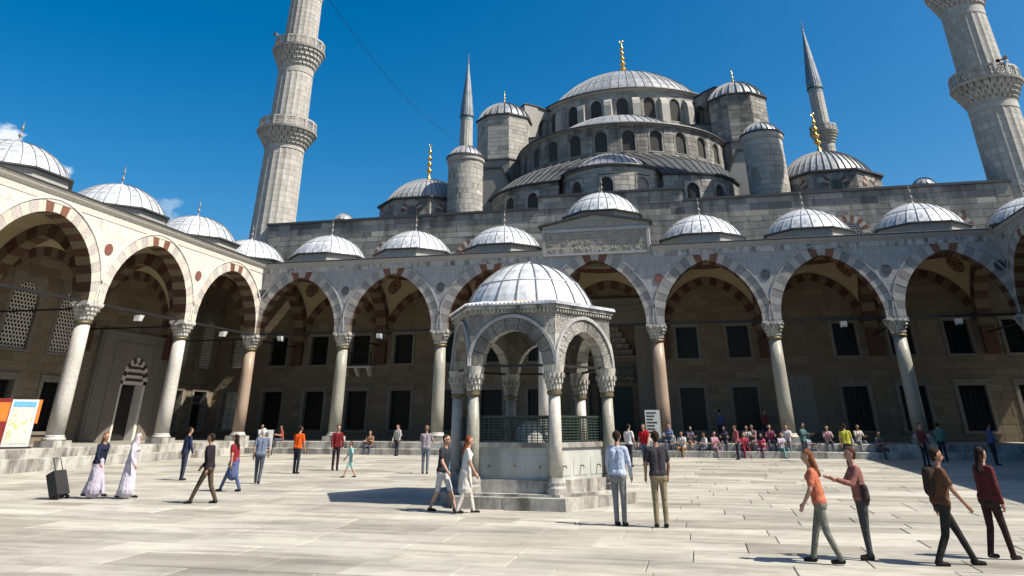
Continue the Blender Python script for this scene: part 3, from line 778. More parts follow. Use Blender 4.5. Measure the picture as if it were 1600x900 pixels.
# ------------------------------------------------------------------ prayer hall: the wall behind the portico and above it
hall = thing('prayer_hall', 'long grey ashlar wall of the prayer hall rising behind the back arcade', 'building', (0, PD, 0))
FW = lambda u, v, d: (u, -d, v)
FWc = lambda p, q, d, x=0, z=0: (x+p, -d, z+q)
winx = []
for m_ in [-28.12]+[x for x in xm if abs(x) > 1]+[28.12]:
    winx += [m_-1.75, m_+1.75]
lower_holes = []
for x in winx:
    if abs(x-12.37) < 0.3: continue
    lower_holes += [(x-0.9, x+0.9, 5.93, 8.25), (x-1.0, x+1.0, 1.42, 4.36)]
lower_holes.append((-3.1, 3.1, 0.9, 10.2))
ashlar(hall, FW, -31.75, 31.75, ZS, ZT+0.3, 0.46, 1.15, 'wall_stone', lower_holes, name='limestone_block', seed=11, depth=0.02)
for x in winx:
    if abs(x-12.37) < 0.3:
        mb = MB(); mb.box(x-0.9, x+0.9, -0.03, 0.02, 1.4, 4.8); mb.build('blind_panel', 'frame_stone', hall); continue
    rect_window(hall, lambda p, q, d, x=x: FWc(p, q, d, x, 6.03), 1.45, 2.05, 0.2)
    rect_window(hall, lambda p, q, d, x=x: FWc(p, q, d, x, 1.55), 1.6, 2.6, 0.24)
# portal
def portal_panel(px, z0, z1, ow, oz, x0=0.1):
    mb = MB(); 
    for a, b, c, d_ in ((-3.1, -ow, z0, z1), (ow, 3.1, z0, z1), (-ow, ow, oz, z1)):
        mb.box(a+x0*0, b+x0*0, -0.32, 0.1, c, d_)
    return mb
o = portal_panel(0, ZS, 10.2, 1.75, 8.3).build('portal_frame', 'frame_stone', hall)
mb = MB()
for k, (hw, zz) in enumerate(((2.9, 10.02), (2.6, 9.6), (2.3, 9.2))):
    mb.box(-hw, hw, -0.40+k*0.02, -0.3, zz, zz+0.1); mb.box(-hw, -hw+0.1, -0.40+k*0.02, -0.3, ZS, zz); mb.box(hw-0.1, hw, -0.40+k*0.02, -0.3, ZS, zz)
mb.build('moulding', 'frame_stone', o)
mb = MB()   # stalactite hood stepping in
for k in range(6):
    hw = 1.75-0.24*k; z0_ = 5.9+0.4*k
    for i in range(7-k):
        w_ = 2*hw/(7-k); x = -hw+i*w_
        mb.prism([(0.0+0.1, z0_+0.4), (0.62-0.05*k, z0_+0.4), (0.62-0.05*k, z0_+0.28), (0.3, z0_)], x+0.01, x+w_-0.01, lambda p, q, d: (d, 0.72-p, q))
mb.build('stalactite_hood', 'frame_stone', o)
mb = MB(); mb.box(-1.75, 1.75, 0.7, 0.8, ZS, 8.4); mb.build('niche_wall', 'wall_stone', o)
mb = MB(); mb.box(-1.2, 1.2, 0.6, 0.69, ZS, 4.3); mb.build('door', plain('door_leather', (0.012, 0.02, 0.015), 0.7), o)
ip = MB(); ip.box(-1.5, 1.5, 0.55, 0.69, 4.6, 5.6); q = ip.build('inscription_panel', plain('dark_green_panel', (0.02, 0.03, 0.02), 0.5), o)
s = MB(); rg = random.Random(5)
for row in range(2):
    for k in range(15):
        px, pz = -1.35+k*0.185, 4.78+row*0.4
        s.tube([(px+0.04*i_, 0.54, pz+0.09*math.sin(i_*1.3+k*1.7)+rg.uniform(0, 0.12)) for i_ in range(6)], [0.008, 0.018, 0.02, 0.02, 0.014, 0.006], 5)
s.build('gilt_script', 'gold', q)
# small bracketed balcony at an upper window
bal = MB(); bal.box(-19.37-1.25, -19.37+1.25, -0.85, -0.05, 5.72, 5.84); o = bal.build('balcony', 'marble_warm', hall)
r_ = MB()
for i in range(13):
    x = -19.37-1.2+2.4*i/12; r_.box(x-0.02, x+0.02, -0.83, -0.79, 5.84, 6.75)
r_.box(-19.37-1.23, -19.37+1.23, -0.84, -0.78, 6.75, 6.81); r_.build('railing', 'iron', o)
for x in (-20.3, -19.37, -18.4):
    b_ = MB(); b_.prism([(0, 5.72), (0.7, 5.72), (0.6, 5.55), (0.15, 5.2), (0, 5.15)], x-0.12, x+0.12, lambda p, q, d: (d, -p-0.03, q)); b_.build('bracket', 'marble_warm', o)

# upper wall, with a raised middle, arched lattice windows and lead coping
uw = [(-17.62, 15.05), (17.62, 15.05), (24.4, 14.9), (-10.62, 14.7)]
uh = [(x-0.95, x+0.95, 12.4, z) for x, z in uw]
ashlar(hall, FW, -28.9, 28.65, ZT+0.44, 17.15, 0.48, 1.25, 'ashlar', uh, seed=21, depth=0.03)
ashlar(hall, lambda u, v, d: (u, -0.05-d, v), -5.2, 6.15, 17.16, 18.1, 0.46, 1.2, 'ashlar', (), seed=22, limit=60, name='ashlar_block')
mb = MB(); mb.box(-28.9, 28.65, 0.06, 0.9, ZT+0.3, 17.15); mb.box(-5.2, 6.15, 0.0, 0.9, 17.15, 18.1); mb.build('wall_core', 'mortar', hall)
mb = MB(); mb.box(-29.05, -5.22, -0.16, 0.9, 17.152, 17.34); mb.box(6.17, 28.8, -0.16, 0.9, 17.152, 17.34); mb.box(-5.35, 6.3, -0.22, 0.9, 18.102, 18.28); mb.build('coping', 'lead_edge', hall)
for x, z in uw:
    o = arched_window(hall, lambda p, q, d, x=x: FWc(p, q, d, x, 12.7), 1.5, z-12.7-0.2, 0.75, fr=0.2, depth=0.05, cell=0.2, proud=0.025, lmat='lattice_white')
    ring_of_voussoirs(o, 'brick_voussoir', lambda p, q, d, x=x, z=z: (x+p, -d, z-0.95+q), 0.82, 0.84, 0.5, 13, 0.0, 0.06, ('ashlar_pale', 'red', 'red', 'ashlar_pale', 'red'), mould=False)
mb = MB(); mb.box(-28.5, 28.2, 0.95, 62, 16.4, 17.0); mb.build('roof', 'lead_dark_shaded', hall)
mb = MB(); mb.box(-28.4, 28.1, 0.95, 61.9, 0, 16.38); mb.build('hall_body', 'ashlar', hall)

# ------------------------------------------------------------------ curved tiers above
def circ(cx, cy, R): return lambda u, v, d: (cx+(R+d)*math.sin(u/R), cy-(R+d)*math.cos(u/R), v)
def Fth(cx, cy, R, th, z):
    return frame((cx+R*math.sin(th), cy-R*math.cos(th), z), (math.cos(th), math.sin(th), 0), (math.sin(th), -math.cos(th), 0))
def arc_ring(parent, name, mat, R, c, a0, a1, prof, n=48):
    mb = MB(); mb.lathe([(R+p, z) for p, z in prof]+[(R+prof[0][0], prof[0][1])], n, c, a0, a1, caps=False); return mb.build(name, mat, parent)

# main dome and its drum
MX, MY, MR, MZ = 0.35, 40.0, 12.0, 36.2
main = thing('main_dome', 'great central lead dome with gilded finial above a windowed drum', 'dome', (MX, MY, 17.0))
h = lambda z: z-17.0
ths = [math.radians(k*14.6+1.5) for k in range(-5, 6)]
holes = [(t*MR-0.85, t*MR+0.85, h(32.3), h(35.4)) for t in ths]
ashlar(main, circ(0, 0, MR), -1.75*MR, 1.75*MR, h(30.6), h(35.9), 0.5, 1.2, 'ashlar_pale', holes, seed=31, sub=2, bsub=0.8)
for t in ths: arched_window(main, Fth(0, 0, MR, t, h(32.4)), 1.3, 2.8, 0.75, fr=0.2, depth=0.3, cell=0.19, proud=0.005)
for k in range(-6, 6):
    t = math.radians((k+0.5)*14.6+1.5); F = Fth(0, 0, MR, t, h(30.8))
    mb = MB(); mb.prism([(0, 0), (0.9, 0), (0.85, 3.3), (0.7, 3.8), (0.35, 4.2), (0, 4.35)], -0.42, 0.42, lambda p, q, d: F(d, q, p)); mb.build('pilaster', 'ashlar_pale', main)
arc_ring(main, 'cornice', 'ashlar_pale', MR, (0, 0), -PI, PI, [(-0.3, h(35.9)), (0.15, h(35.9)), (0.4, h(36.15)), (-0.3, h(36.15))], 72)
arc_ring(main, 'lead_flashing', 'lead_edge', MR, (0, 0), -PI, PI, [(-1.3, h(36.16)), (0.5, h(36.16)), (0.46, h(36.30)), (-1.3, h(36.42))], 72)
lead_dome(main, 10.9, 6.5, h(36.36), 64, mat='lead_mid', seam=0.075, ring=0, m=8)
finial(main, h(42.8), 6.3, 'gold', balls=5)
mb = MB(); mb.lathe([(0.9, h(42.68)), (0.7, h(42.9)), (0.3, h(43.1))], 20); mb.build('dome_cap', 'lead_mid', main)
mb = MB(); mb.lathe([(MR-0.35, 0), (MR-0.35, h(36))], 48); mb.build('drum_core', 'mortar', main)

# half dome in front of it
SX, SYc, SR, SZ = 0.0, 29.0, 11.2, 28.0
semi = thing('half_dome', 'large lead half dome on a curved windowed wall below the main dome', 'half dome', (SX, SYc, 17.0))
ths = [math.radians(-5+13.7*k) for k in range(-5, 6)]
holes = [(t*SR-0.8, t*SR+0.8, h(25.25), h(27.65)) for t in ths]
ashlar(semi, circ(0, 0, SR), -1.56*SR, 1.56*SR, h(23.0), h(27.85), 0.46, 1.15, 'ashlar', holes, seed=41, sub=2, bsub=0.8)
for t in ths: arched_window(semi, Fth(0, 0, SR, t, h(25.3)), 1.2, 2.15, 0.65, fr=0.18, depth=0.4, cell=0.19, mat='ashlar', moulding=True, proud=0.0)
arc_ring(semi, 'cornice', 'ashlar', SR, (0, 0), -1.6, 1.6, [(-0.3, h(27.85)), (0.12, h(27.85)), (0.3, h(28.05)), (-0.3, h(28.05))])
arc_ring(semi, 'lead_flashing', 'lead_edge', SR, (0, 0), -1.6, 1.6, [(-2.2, h(28.06)), (0.42, h(28.06)), (0.36, h(28.20)), (-2.2, h(28.38))])
lead_dome(semi, 9.4, 4.3, h(28.25), 60, -PI/2, PI/2, 'lead_mid', 0.075, 0)
mb = MB(); mb.lathe([(SR-0.45, 0), (SR-0.45, h(28.0))], 40, (0, 0), -1.57, 1.57, caps=False); mb.build('drum_core', 'mortar', semi)

# exedra and side walls below it
EX, EY, ER, EZ = 0.0, 17.5, 5.0, 22.3
exe = thing('exedra', 'small lead half dome on a bulging windowed wall below the large half dome', 'half dome', (EX, EY, 17.0))
ths = [math.radians(a) for a in (-36, -2, 36, 70)]
holes = [(t*ER-0.75, t*ER+0.75, h(19.0), h(21.5)) for t in ths]
ashlar(exe, circ(0, 0, ER), -1.5*ER, 1.5*ER, h(17.1), h(22.1), 0.46, 1.05, 'ashlar_pale', holes, seed=51, sub=3, bsub=0.5)
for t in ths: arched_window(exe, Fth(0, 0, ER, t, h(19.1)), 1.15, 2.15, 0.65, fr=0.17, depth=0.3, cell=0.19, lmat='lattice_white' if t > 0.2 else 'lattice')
arc_ring(exe, 'cornice', 'ashlar', ER, (0, 0), -1.5, 1.5, [(-0.3, h(22.1)), (0.1, h(22.1)), (0.25, h(22.25)), (-0.3, h(22.25))], 30)
arc_ring(exe, 'lead_flashing', 'lead_edge', ER, (0, 0), -1.5, 1.5, [(-1.2, h(22.26)), (0.34, h(22.26)), (0.3, h(22.38)), (-1.2, h(22.5))], 30)
lead_dome(exe, 4.1, 2.3, h(22.42), 36, -PI/2, PI/2, 'lead_mid', 0.08, 0)
mb = MB(); mb.lathe([(ER-0.4, 0), (ER-0.4, h(22.2))], 30, (0, 0), -1.55, 1.55, caps=False); mb.build('drum_core', 'mortar', exe)

def poly_map(pts):
    P = [Vector((x, y, 0)) for x, y in pts]; L = [0]
    for a, b in zip(P[:-1], P[1:]): L.append(L[-1]+(b-a).length)
    def f(u, v, d):
        u = min(max(u, 0), L[-1]); i = max(k for k in range(len(L)-1) if L[k] <= u+1e-9)
        t = (P[i+1]-P[i]).normalized(); n = Vector((t.y, -t.x, 0)); p = P[i]+t*(u-L[i])
        return (p.x+n.x*d, p.y+n.y*d, v)
    return f, L[-1]
def smooth_curve(ctrl, n=14):
    out = []
    for i in range(n+1):
        t = i/n; c = list(ctrl)
        while len(c) > 1: c = [((1-t)*a[0]+t*b[0], (1-t)*a[1]+t*b[1]) for a, b in zip(c[:-1], c[1:])]
        out.append(c[0])
    return out
flanks = []
for s in (-1, 1):
    fl = thing('flank_wall', 'curved grey ashlar wall with lattice windows %s the bulging exedra, ' % ('left of' if s < 0 else 'right of'), 'wall', (0, 15, 17.0))
    c = smooth_curve([(4.6, -0.9), (8.0, -0.6), (10.6, 0.4), (12.4 if s < 0 else 11.3, 4.2)])
    if s < 0: c = [(-x, y) for x, y in c[::-1]]
    f, L = poly_map(c)
    us = [(L-2.6, ), (L-5.2, )] if s < 0 else [(2.6,), (5.2,)]
    holes = [(u[0]-0.72, u[0]+0.72, h(18.6), h(21.0)) for u in us]
    ashlar(fl, f, 0, L, h(17.1), h(21.5), 0.46, 1.05, 'ashlar', holes, seed=60+s, sub=2, bsub=0.5, limit=200)
    for (u,) in us:
        p = Vector(f(u, h(18.7), 0)); q = Vector(f(u, h(18.7), 1)); n_ = (q-p); t_ = Vector((-n_.y, n_.x, 0))
        arched_window(fl, frame(p, t_, n_), 1.1, 2.1, 0.62, fr=0.17, depth=0.3, cell=0.19)
    mb = MB()
    for i in range(len(c)-1):
        mb.add([f(L*i/(len(c)-1), h(21.5), -0.3), f(L*(i+1)/(len(c)-1), h(21.5), -0.3), f(L*(i+1)/(len(c)-1), h(21.5), 0.22), f(L*i/(len(c)-1), h(21.5), 0.22),
                f(L*i/(len(c)-1), h(21.72), -0.3), f(L*(i+1)/(len(c)-1), h(21.72), -0.3), f(L*(i+1)/(len(c)-1), h(21.66), 0.26), f(L*i/(len(c)-1), h(21.66), 0.26)],
               [(3, 2, 1, 0), (4, 5, 6, 7), (2, 3, 7, 6)])
    mb.build('lead_flashing', 'lead_edge', fl)
    # lead roof strips climbing to the half dome's wall
    N = 16
    for i in range(N):
        mb = MB(); vs = []
        for k in (i, i+1):
            a = Vector(f(L*k/N, h(21.66), 0.1)); th = (-1.5+1.42*k/N) if s < 0 else (0.08+1.42*k/N)
            b = Vector((SX+(SR-0.03)*math.sin(th), SYc-15-(SR-0.03)*math.cos(th), h(25.0)))
            mid = (a+b)/2+Vector((0, 0, 0.35)); vs += [a, mid, b]
        mb.add(vs, [(0, 3, 4, 1), (1, 4, 5, 2)])
        mb.tube([vs[0]+Vector((0, 0, 0.02)), vs[1]+Vector((0, 0, 0.02)), vs[2]+Vector((0, 0, 0.02))], 0.05, 5)
        mb.build('lead_sheet', 'lead_dark_shaded', fl)
    flanks.append(fl)

# ------------------------------------------------------------------ wall between the weight towers, buttresses
tym = thing('tympanum_wall', 'flat grey ashlar wall running between the two octagonal towers behind the half dome', 'wall', (0, 28.6, 17.0))
ashlar(tym, lambda u, v, d: (u, -d, v), -13, 13, h(25), h(31.3), 0.48, 1.2, 'ashlar', (), seed=71, limit=150)
mb = MB(); mb.box(-13, 13, 0.01, 0.9, 0, h(31.3)); mb.build('wall_core', 'mortar', tym)
mb = MB(); mb.box(-13.1, 13.1, -0.15, 1.0, h(31.302), h(31.45)); mb.build('coping', 'lead_edge', tym)
for s, lab in ((-1, 'block buttress in sunlit tone with an arched opening on the left of the main drum'), (1, 'block buttress in shaded tone with an arched opening on the right of the main drum')):
    bt = thing('buttress', lab, 'buttress', (s*9.9+MX*0.5, 31.6, 32.0), -s*math.radians(38), 'drum buttresses')
    F = lambda p, q, d, s=s: (s*p, d, q)
    # a slab with an arched opening, its top sloping towards the drum
    ap = [(-x*0.5+0.4-0.0, 0.0+z) for x, z in arch_pts(0.9, 1.0, 5)]
    mb = MB()
    mb.prism([(0.55, -6), (2.3, -6), (2.3, 4.0), (1.9, 4.1), (0.55, 4.0)], -0.9, 1.4, F)
    mb.prism([(-2.4, 2.7), (0.55, 2.7), (0.55, 4.0), (-2.4, 3.4)], -0.8, 1.3, F)
    for (x0, z0), (x1, z1) in zip([(-1.2, 1.4), (-0.9, 2.1), (-0.35, 2.5), (0.1, 2.6)], [(-0.9, 2.1), (-0.35, 2.5), (0.1, 2.6), (0.55, 2.7)]): pass
    mb.prism([(0.55, 1.2), (0.55, 2.7), (-0.4, 2.7), (-0.1, 2.45), (0.25, 2.05), (0.42, 1.6)], -0.8, 1.3, F)
    mb.prism([(-2.4, 1.2), (-2.4, 2.7), (-0.4, 2.7), (-0.75, 2.5), (-1.15, 2.1), (-1.35, 1.6)], -0.8, 1.3, F)
    mb.build('body', 'ashlar_pale' if s < 0 else 'ashlar', bt)  # sun and shade put into the stone tone: left paler, right darker
    mb = MB(); mb.prism([(2.42, 4.02), (1.9, 4.12), (0.55, 4.02), (-2.4, 3.42), (-2.4, 3.52), (0.55, 4.12), (1.9, 4.22), (2.42, 4.12)], -1.0, 1.5, F); mb.build('coping', 'lead_edge', bt)

def oct_tower(x, y, R, z0, z1, label, dome_h, fh):
    t = thing('weight_tower', label, 'tower', (x, y, z0), 0, 'octagonal weight towers')
    H = z1-z0
    for k in range(8):
        th = k*PI/4; ap_ = R*math.cos(PI/8); w_ = 2*R*math.sin(PI/8)
        F = frame((ap_*math.sin(th), -ap_*math.cos(th), 0), (math.cos(th), math.sin(th), 0), (math.sin(th), -math.cos(th), 0))
        vis = Vector((math.sin(th), -math.cos(th), 0)).dot(CAM-Vector((x, y, CAM.z))) > 0
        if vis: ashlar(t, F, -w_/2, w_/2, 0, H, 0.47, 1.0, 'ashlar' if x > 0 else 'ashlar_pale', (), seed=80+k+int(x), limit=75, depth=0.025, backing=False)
    mb = MB(); P = lambda p, q, d: (p, q, d)
    mb.prism(octagon(R-0.005), 0, H, P); mb.build('tower_core', 'ashlar', t)
    mb = MB(); mb.prism(octagon(R+0.22), H, H+0.16, P); mb.build('eave', 'lead_edge', t)
    lead_dome(t, R-0.12, dome_h, H+0.15, 24, mat='lead_mid', seam=0.16, ring=0)
    finial(t, H+dome_h+0.1, fh, 'gold', balls=3)
    # stepped base with a sloping shoulder
    mb = MB(); s = 1 if x > 0 else -1
    mb.prism(octagon(R+0.5), -7.5, -0.001, P); mb.build('base_storey', 'ashlar', t)
    mb = MB(); mb.prism(octagon(R+0.62), -0.0, 0.14, P); mb.build('string_course', 'lead_edge', t)
    mb = MB(); mb.prism([(-2.2, -10), (2.4, -10), (2.4, -4.6), (1.2, -1.8), (-2.2, -1.8)], -1.4, 1.4, lambda p, q, d: (-s*p, -4.2+d*1.2, q)); mb.build('shoulder', 'ashlar_pale', t)
    mb = MB(); mb.prism([(2.5, -4.6), (2.5, -4.42), (1.25, -1.6), (-2.3, -1.6), (-2.3, -1.79), (1.15, -1.79), (2.4, -4.6)], -1.55, 1.55, lambda p, q, d: (-s*p, -4.2+d*1.2, q)); mb.build('shoulder_flashing', 'lead_edge', t)
    return t
oct_tower(-13.35, 29.0, 3.2, 28.0, 33.55, 'pale octagonal tower with ribbed lead dome left of the main dome', 2.2, 2.0)
oct_tower(13.15, 29.0, 3.2, 28.0, 33.55, 'grey octagonal tower with ribbed lead dome right of the main dome', 2.2, 2.0)

def turret(x, y, R, label):
    t = thing('stair_turret', label, 'turret', (x, y, 17.0), 0, 'round stair turrets')
    ashlar(t, circ(0, 0, R), -PI*R*0.75, PI*R*0.75, 0, 7.1, 0.48, 1.0, 'ashlar_pale', (), seed=int(95+x), sub=3, bsub=0.3, limit=200, depth=0.02)
    mb = MB(); mb.lathe([(R-0.02, 0), (R-0.02, 7.3)], 32); mb.build('tower_core', 'mortar', t)
    mb = MB(); mb.lathe([(R-0.1, 7.1), (R+0.06, 7.1), (R+0.16, 7.25), (R+0.16, 7.6), (R-0.1, 7.6)], 36); mb.build('cornice', 'ashlar_pale', t)
    mb = MB(); mb.lathe([(R-0.2, 7.6), (R+0.26, 7.6), (R+0.24, 7.74), (R-0.2, 7.8)], 36); mb.build('eave', 'lead_edge', t)
    lead_dome(t, R, 1.15, 7.74, 22, mat='lead_mid', seam=0.09, ring=0)
turret(-13.75, 15.0, 1.66, 'round ashlar stair turret with low lead cap standing left of the exedra')
turret(13.55, 15.0, 1.66, 'round ashlar stair turret with low lead cap standing right of the exedra')

def corner_dome(x, y, R, label):
    t = thing('corner_dome', label, 'dome', (x, y, 17.0), 0, 'corner domes of the prayer hall')
    P = lambda p, q, d: (p, q, d); H = 3.75
    mb = MB(); mb.prism(octagon(R+0.45), 0, H, P); mb.build('drum_core', 'ashlar', t)
    for k in range(-3, 3):
        th = (k+0.5)*PI/4+PI/8; th = k*PI/4
        ap_ = (R+0.45)*math.cos(PI/8)
        F = frame((ap_*math.sin(th), -ap_*math.cos(th), 1.75), (math.cos(th), math.sin(th), 0), (math.sin(th), -math.cos(th), 0))
        w_ = 2*(R+0.45)*math.sin(PI/8)
        ashlar(t, lambda u, v, d, F=F: F(u, v-1.75, d), -w_/2, w_/2, 0, H, 0.46, 1.0, 'ashlar', [(-0.72, 0.72, 1.6, 3.3)], seed=120+k, limit=40, backing=False, depth=0.025)
        o = arched_window(t, F, 0.95, 1.35, 0.5, fr=0.12, depth=0.04, cell=0.17, proud=0.03)
        ring_of_voussoirs(o, 'brick_voussoir', lambda p, q, d, F=F: F(p, 0.85+q, d), 0.56, 0.6, 0.5, 11, 0.0, 0.07, ('ashlar_pale', 'red', 'ashlar_pale', 'ashlar_pale', 'red'), mould=False)
    mb = MB(); mb.prism(octagon(R+0.75), H, H+0.17, P); mb.build('eave', 'lead_edge', t)
    lead_dome(t, R, 2.75, H+0.17, 44, mat='lead_mid', seam=0.1, ring=0)
    finial(t, H+2.85, 4.3, 'gold', balls=4)
corner_dome(-18.5, 18.0, 4.15, 'ribbed grey lead corner dome with tall gilded finial left of the round turret')
corner_dome(18.7, 18.0, 4.0, 'ribbed grey lead corner dome with tall gilded finial right of the round turret')
for x, l in ((-22.6, 'tiny lead dome peeping over the prayer hall wall on the left near the minaret'), (23.6, 'tiny ribbed lead dome peeping over the prayer hall wall on the right near the minaret')):
    t = thing('roof_cupola', l, 'dome', (x, 8.3, 17.25), 0, 'tiny roof cupolas')
    mb = MB(); mb.lathe([(0.85, 0), (0.85, 0.3)], 20); mb.build('drum', 'lead_edge', t)
    lead_dome(t, 0.82, 0.62, 0.3, 14, mat='lead_mid', seam=0.04, ring=0)

# ------------------------------------------------------------------ minarets
def minaret_stone():
    m, n, b = newmat('minaret_limestone')
    co = n.nodes.new('ShaderNodeTexCoord'); sep = n.nodes.new('ShaderNodeSeparateXYZ'); n.links.new(co.outputs['Object'], sep.inputs[0])
    at = n.nodes.new('ShaderNodeMath'); at.operation = 'ARCTAN2'; n.links.new(sep.outputs[1], at.inputs[0]); n.links.new(sep.outputs[0], at.inputs[1])
    mu = n.nodes.new('ShaderNodeMath'); mu.operation = 'MULTIPLY'; mu.inputs[1].default_value = 1.9; n.links.new(at.outputs[0], mu.inputs[0])
    cb = n.nodes.new('ShaderNodeCombineXYZ'); n.links.new(mu.outputs[0], cb.inputs[0]); n.links.new(sep.outputs[2], cb.inputs[1])
    br = n.nodes.new('ShaderNodeTexBrick'); br.inputs['Color1'].default_value = (0.29, 0.275, 0.245, 1); br.inputs['Color2'].default_value = (0.37, 0.36, 0.325, 1); br.inputs['Mortar'].default_value = (0.15, 0.14, 0.125, 1)
    br.inputs['Scale'].default_value = 1.0; br.inputs['Mortar Size'].default_value = 0.012; br.inputs['Brick Width'].default_value = 0.62; br.inputs['Row Height'].default_value = 0.5
    n.links.new(cb.outputs[0], br.inputs['Vector'])
    t2 = noise(n, 0.9, 8, 0.65, stretch=(1, 1, 0.25)); r2 = ramp(n, [(0.55, (0, 0, 0)), (0.78, (0.6,)*3)]); n.links.new(t2.outputs['Fac'], r2.inputs[0])
    n.links.new(mixc(n, r2.outputs[0], br.outputs[0], (0.14, 0.13, 0.115)), b.inputs['Base Color']); b.inputs['Roughness'].default_value = 0.8
    bump(n, b, noise(n, 14, 6).outputs['Fac'], 0.3, 0.02)
    return m
M['minaret'] = minaret_stone()
def minaret(x, y, z0, R0, R1, balconies, zc, ztip, label, flutes=20, loud=False):
    """balconies: (bottom of corbel, floor top of parapet, radius)"""
    t = thing('minaret', label, 'minaret', (x, y, z0), 0, 'fluted minarets')
    zs = [z0]
    for b in balconies: zs += [b[0], b[1]]
    zs += [zc]
    Rz = lambda z: R0+(R1-R0)*(z-z0)/(zc-z0)
    def rm(i, z): return 1.035 if i % 4 == 0 else (1.012 if i % 4 in (1, 3) else 1.0)
    for a, b in [(z0, balconies[0][0])]+[(balconies[i][1]-1.1, (balconies[i+1][0] if i+1 < len(balconies) else zc)) for i in range(len(balconies))]:
        prof = []; z = a
        while z < b-0.9:
            hh = 0.5; prof += [(Rz(z)-0.012, z-z0), (Rz(z), z-z0+0.02), (Rz(z), z-z0+hh-0.02)]; z += hh
        mb = MB(); mb.lathe(prof, flutes*4, rmul=rm, caps=False); mb.build('shaft', 'minaret', t)
        mb = MB(); mb.lathe([(Rz(z)*1.0, z-z0-0.03), (Rz(b)*1.05, z-z0+0.05), (Rz(b)*1.05, b-z0+0.1)], 40); mb.build('shaft_band', 'minaret', t)
    for (zb, zt, R) in balconies:
        zp = zt-1.15; tiers = 4; r_in = Rz(zb)*1.03
        mb = MB()
        for k in range(tiers):
            f0, f1 = k/tiers, (k+1)/tiers
            ra, rb = r_in+(R*0.97-r_in)*f0, r_in+(R*0.97-r_in)*f1
            za, zbb = zb+(zp-zb)*f0, zb+(zp-zb)*f1
            mb.lathe([(ra*0.97, za-z0), (rb*0.93, zbb-z0)], 40, caps=False)
            n = 28
            for i in range(n):
                a = 2*PI*(i+0.5*(k % 2))/n; ca, sa = math.cos(a), math.sin(a); w_ = rb*0.085
                mb.prism([(ra*0.96, za-z0-0.12), (rb*1.0, za-z0+0.12), (rb*1.0, zbb-z0), (ra*0.9, zbb-z0)], -w_, w_, lambda p, q, d, ca=ca, sa=sa: (p*ca-d*sa, p*sa+d*ca, q))
        o = mb.build('balcony', 'minaret', t)
        mb = MB(); mb.lathe([(R0*0.7, zp-z0), (R*1.03, zp-z0), (R*1.05, zp-z0+0.16), (R0*0.7, zp-z0+0.16)], 40); mb.build('balcony_floor', 'minaret', o)
        n = 16
        pm = None
        for i in range(n):
            th = 2*PI*(i+0.5)/n; ap_ = R*0.99*math.cos(PI/n); w_ = 2*R*0.99*math.sin(PI/n)
            if pm is None:
                q = lattice(lambda p, z, d: (p, -d, z), w_-0.22, 0.72, 0.24, 0.0, 0.07)
                q.box(-w_/2, w_/2, -0.03, 0.09, 0.72, 0.9); q.box(-w_/2, w_/2, -0.03, 0.09, -0.1, 0.0); q.box(-w_/2, -w_/2+0.13, -0.04, 0.1, 0, 0.72); q.box(w_/2-0.13, w_/2, -0.04, 0.1, 0, 0.72)
                pm = q.mesh('parapet_panel', 'minaret')
            obj('parapet_panel', pm, o, (ap_*math.sin(th), -ap_*math.cos(th), zp-z0+0.26), (0, 0, th))
    # lead spire
    mb = MB(); rc = Rz(zc)*1.12; n = 24
    mb.lathe([(rc, zc-z0), (rc*0.93, zc-z0+(ztip-zc)*0.12), (rc*0.5, zc-z0+(ztip-zc)*0.5), (0.09, zc-z0+(ztip-zc)*0.86)], n*2, rmul=lambda i, z: 1.04 if i % 2 else 1.0, caps=False)
    mb.build('spire', 'lead_spire', t)
    mb = MB(); mb.lathe([(rc*0.9, zc-z0-0.1), (rc*1.08, zc-z0-0.05), (rc*1.06, zc-z0+0.12), (rc*0.9, zc-z0+0.15)], 32); mb.build('eave', 'lead_edge', t)
    finial(t, zc-z0+(ztip-zc)*0.85, (ztip-zc)*0.16, 'finial_grey' if x < 0 else 'bronze', balls=3)
    # blue glazed band below the spire
    mb = MB()
    for i in range(24):
        a = 2*PI*i/24; ca, sa = math.sin(a), -math.cos(a); r_ = Rz(zc)*1.055
        mb.box(-0.06, 0.06, -0.02, 0.02, zc-z0-0.6, zc-z0-0.25, fn=lambda p, q, z, ca=ca, sa=sa, a=a, r_=r_: ((r_+q)*ca+p*math.cos(a), (r_+q)*sa+p*math.sin(a), z))
    mb.build('tile_band', plain('turquoise_tile', (0.08, 0.30, 0.36), 0.3), t)
    return t
M['lead_spire'] = lead('spire_lead', (0.14, 0.16, 0.18), (0.19, 0.21, 0.225))
minaret(-29.75, 9.1, 0, 2.06, 1.35, [(24.95, 27.45, 2.66), (33.1, 36.0, 2.46), (41.5, 44.4, 2.3)], 52, 68, 'tall sunlit fluted minaret with balconies at the left end of the prayer hall wall')
minaret(30.0, 9.1, 0, 1.96, 1.2, [(23.75, 26.25, 2.4), (32.0, 34.7, 2.25), (40.0, 42.8, 2.1)], 52, 68, 'tall shaded fluted minaret with balconies at the right end of the prayer hall wall')
minaret(-28.0, 62, 0, 1.65, 1.0, [(27.0, 30.0, 2.1), (38.6, 41.4, 1.95)], 48.6, 60.8, 'slender distant minaret spire rising behind the left round turret', 16)
minaret(28.2, 62, 0, 1.65, 1.0, [(27.0, 30.0, 2.1), (39.2, 42.0, 1.95)], 48.2, 60.3, 'slender distant minaret with balcony rising behind the right corner dome', 16)

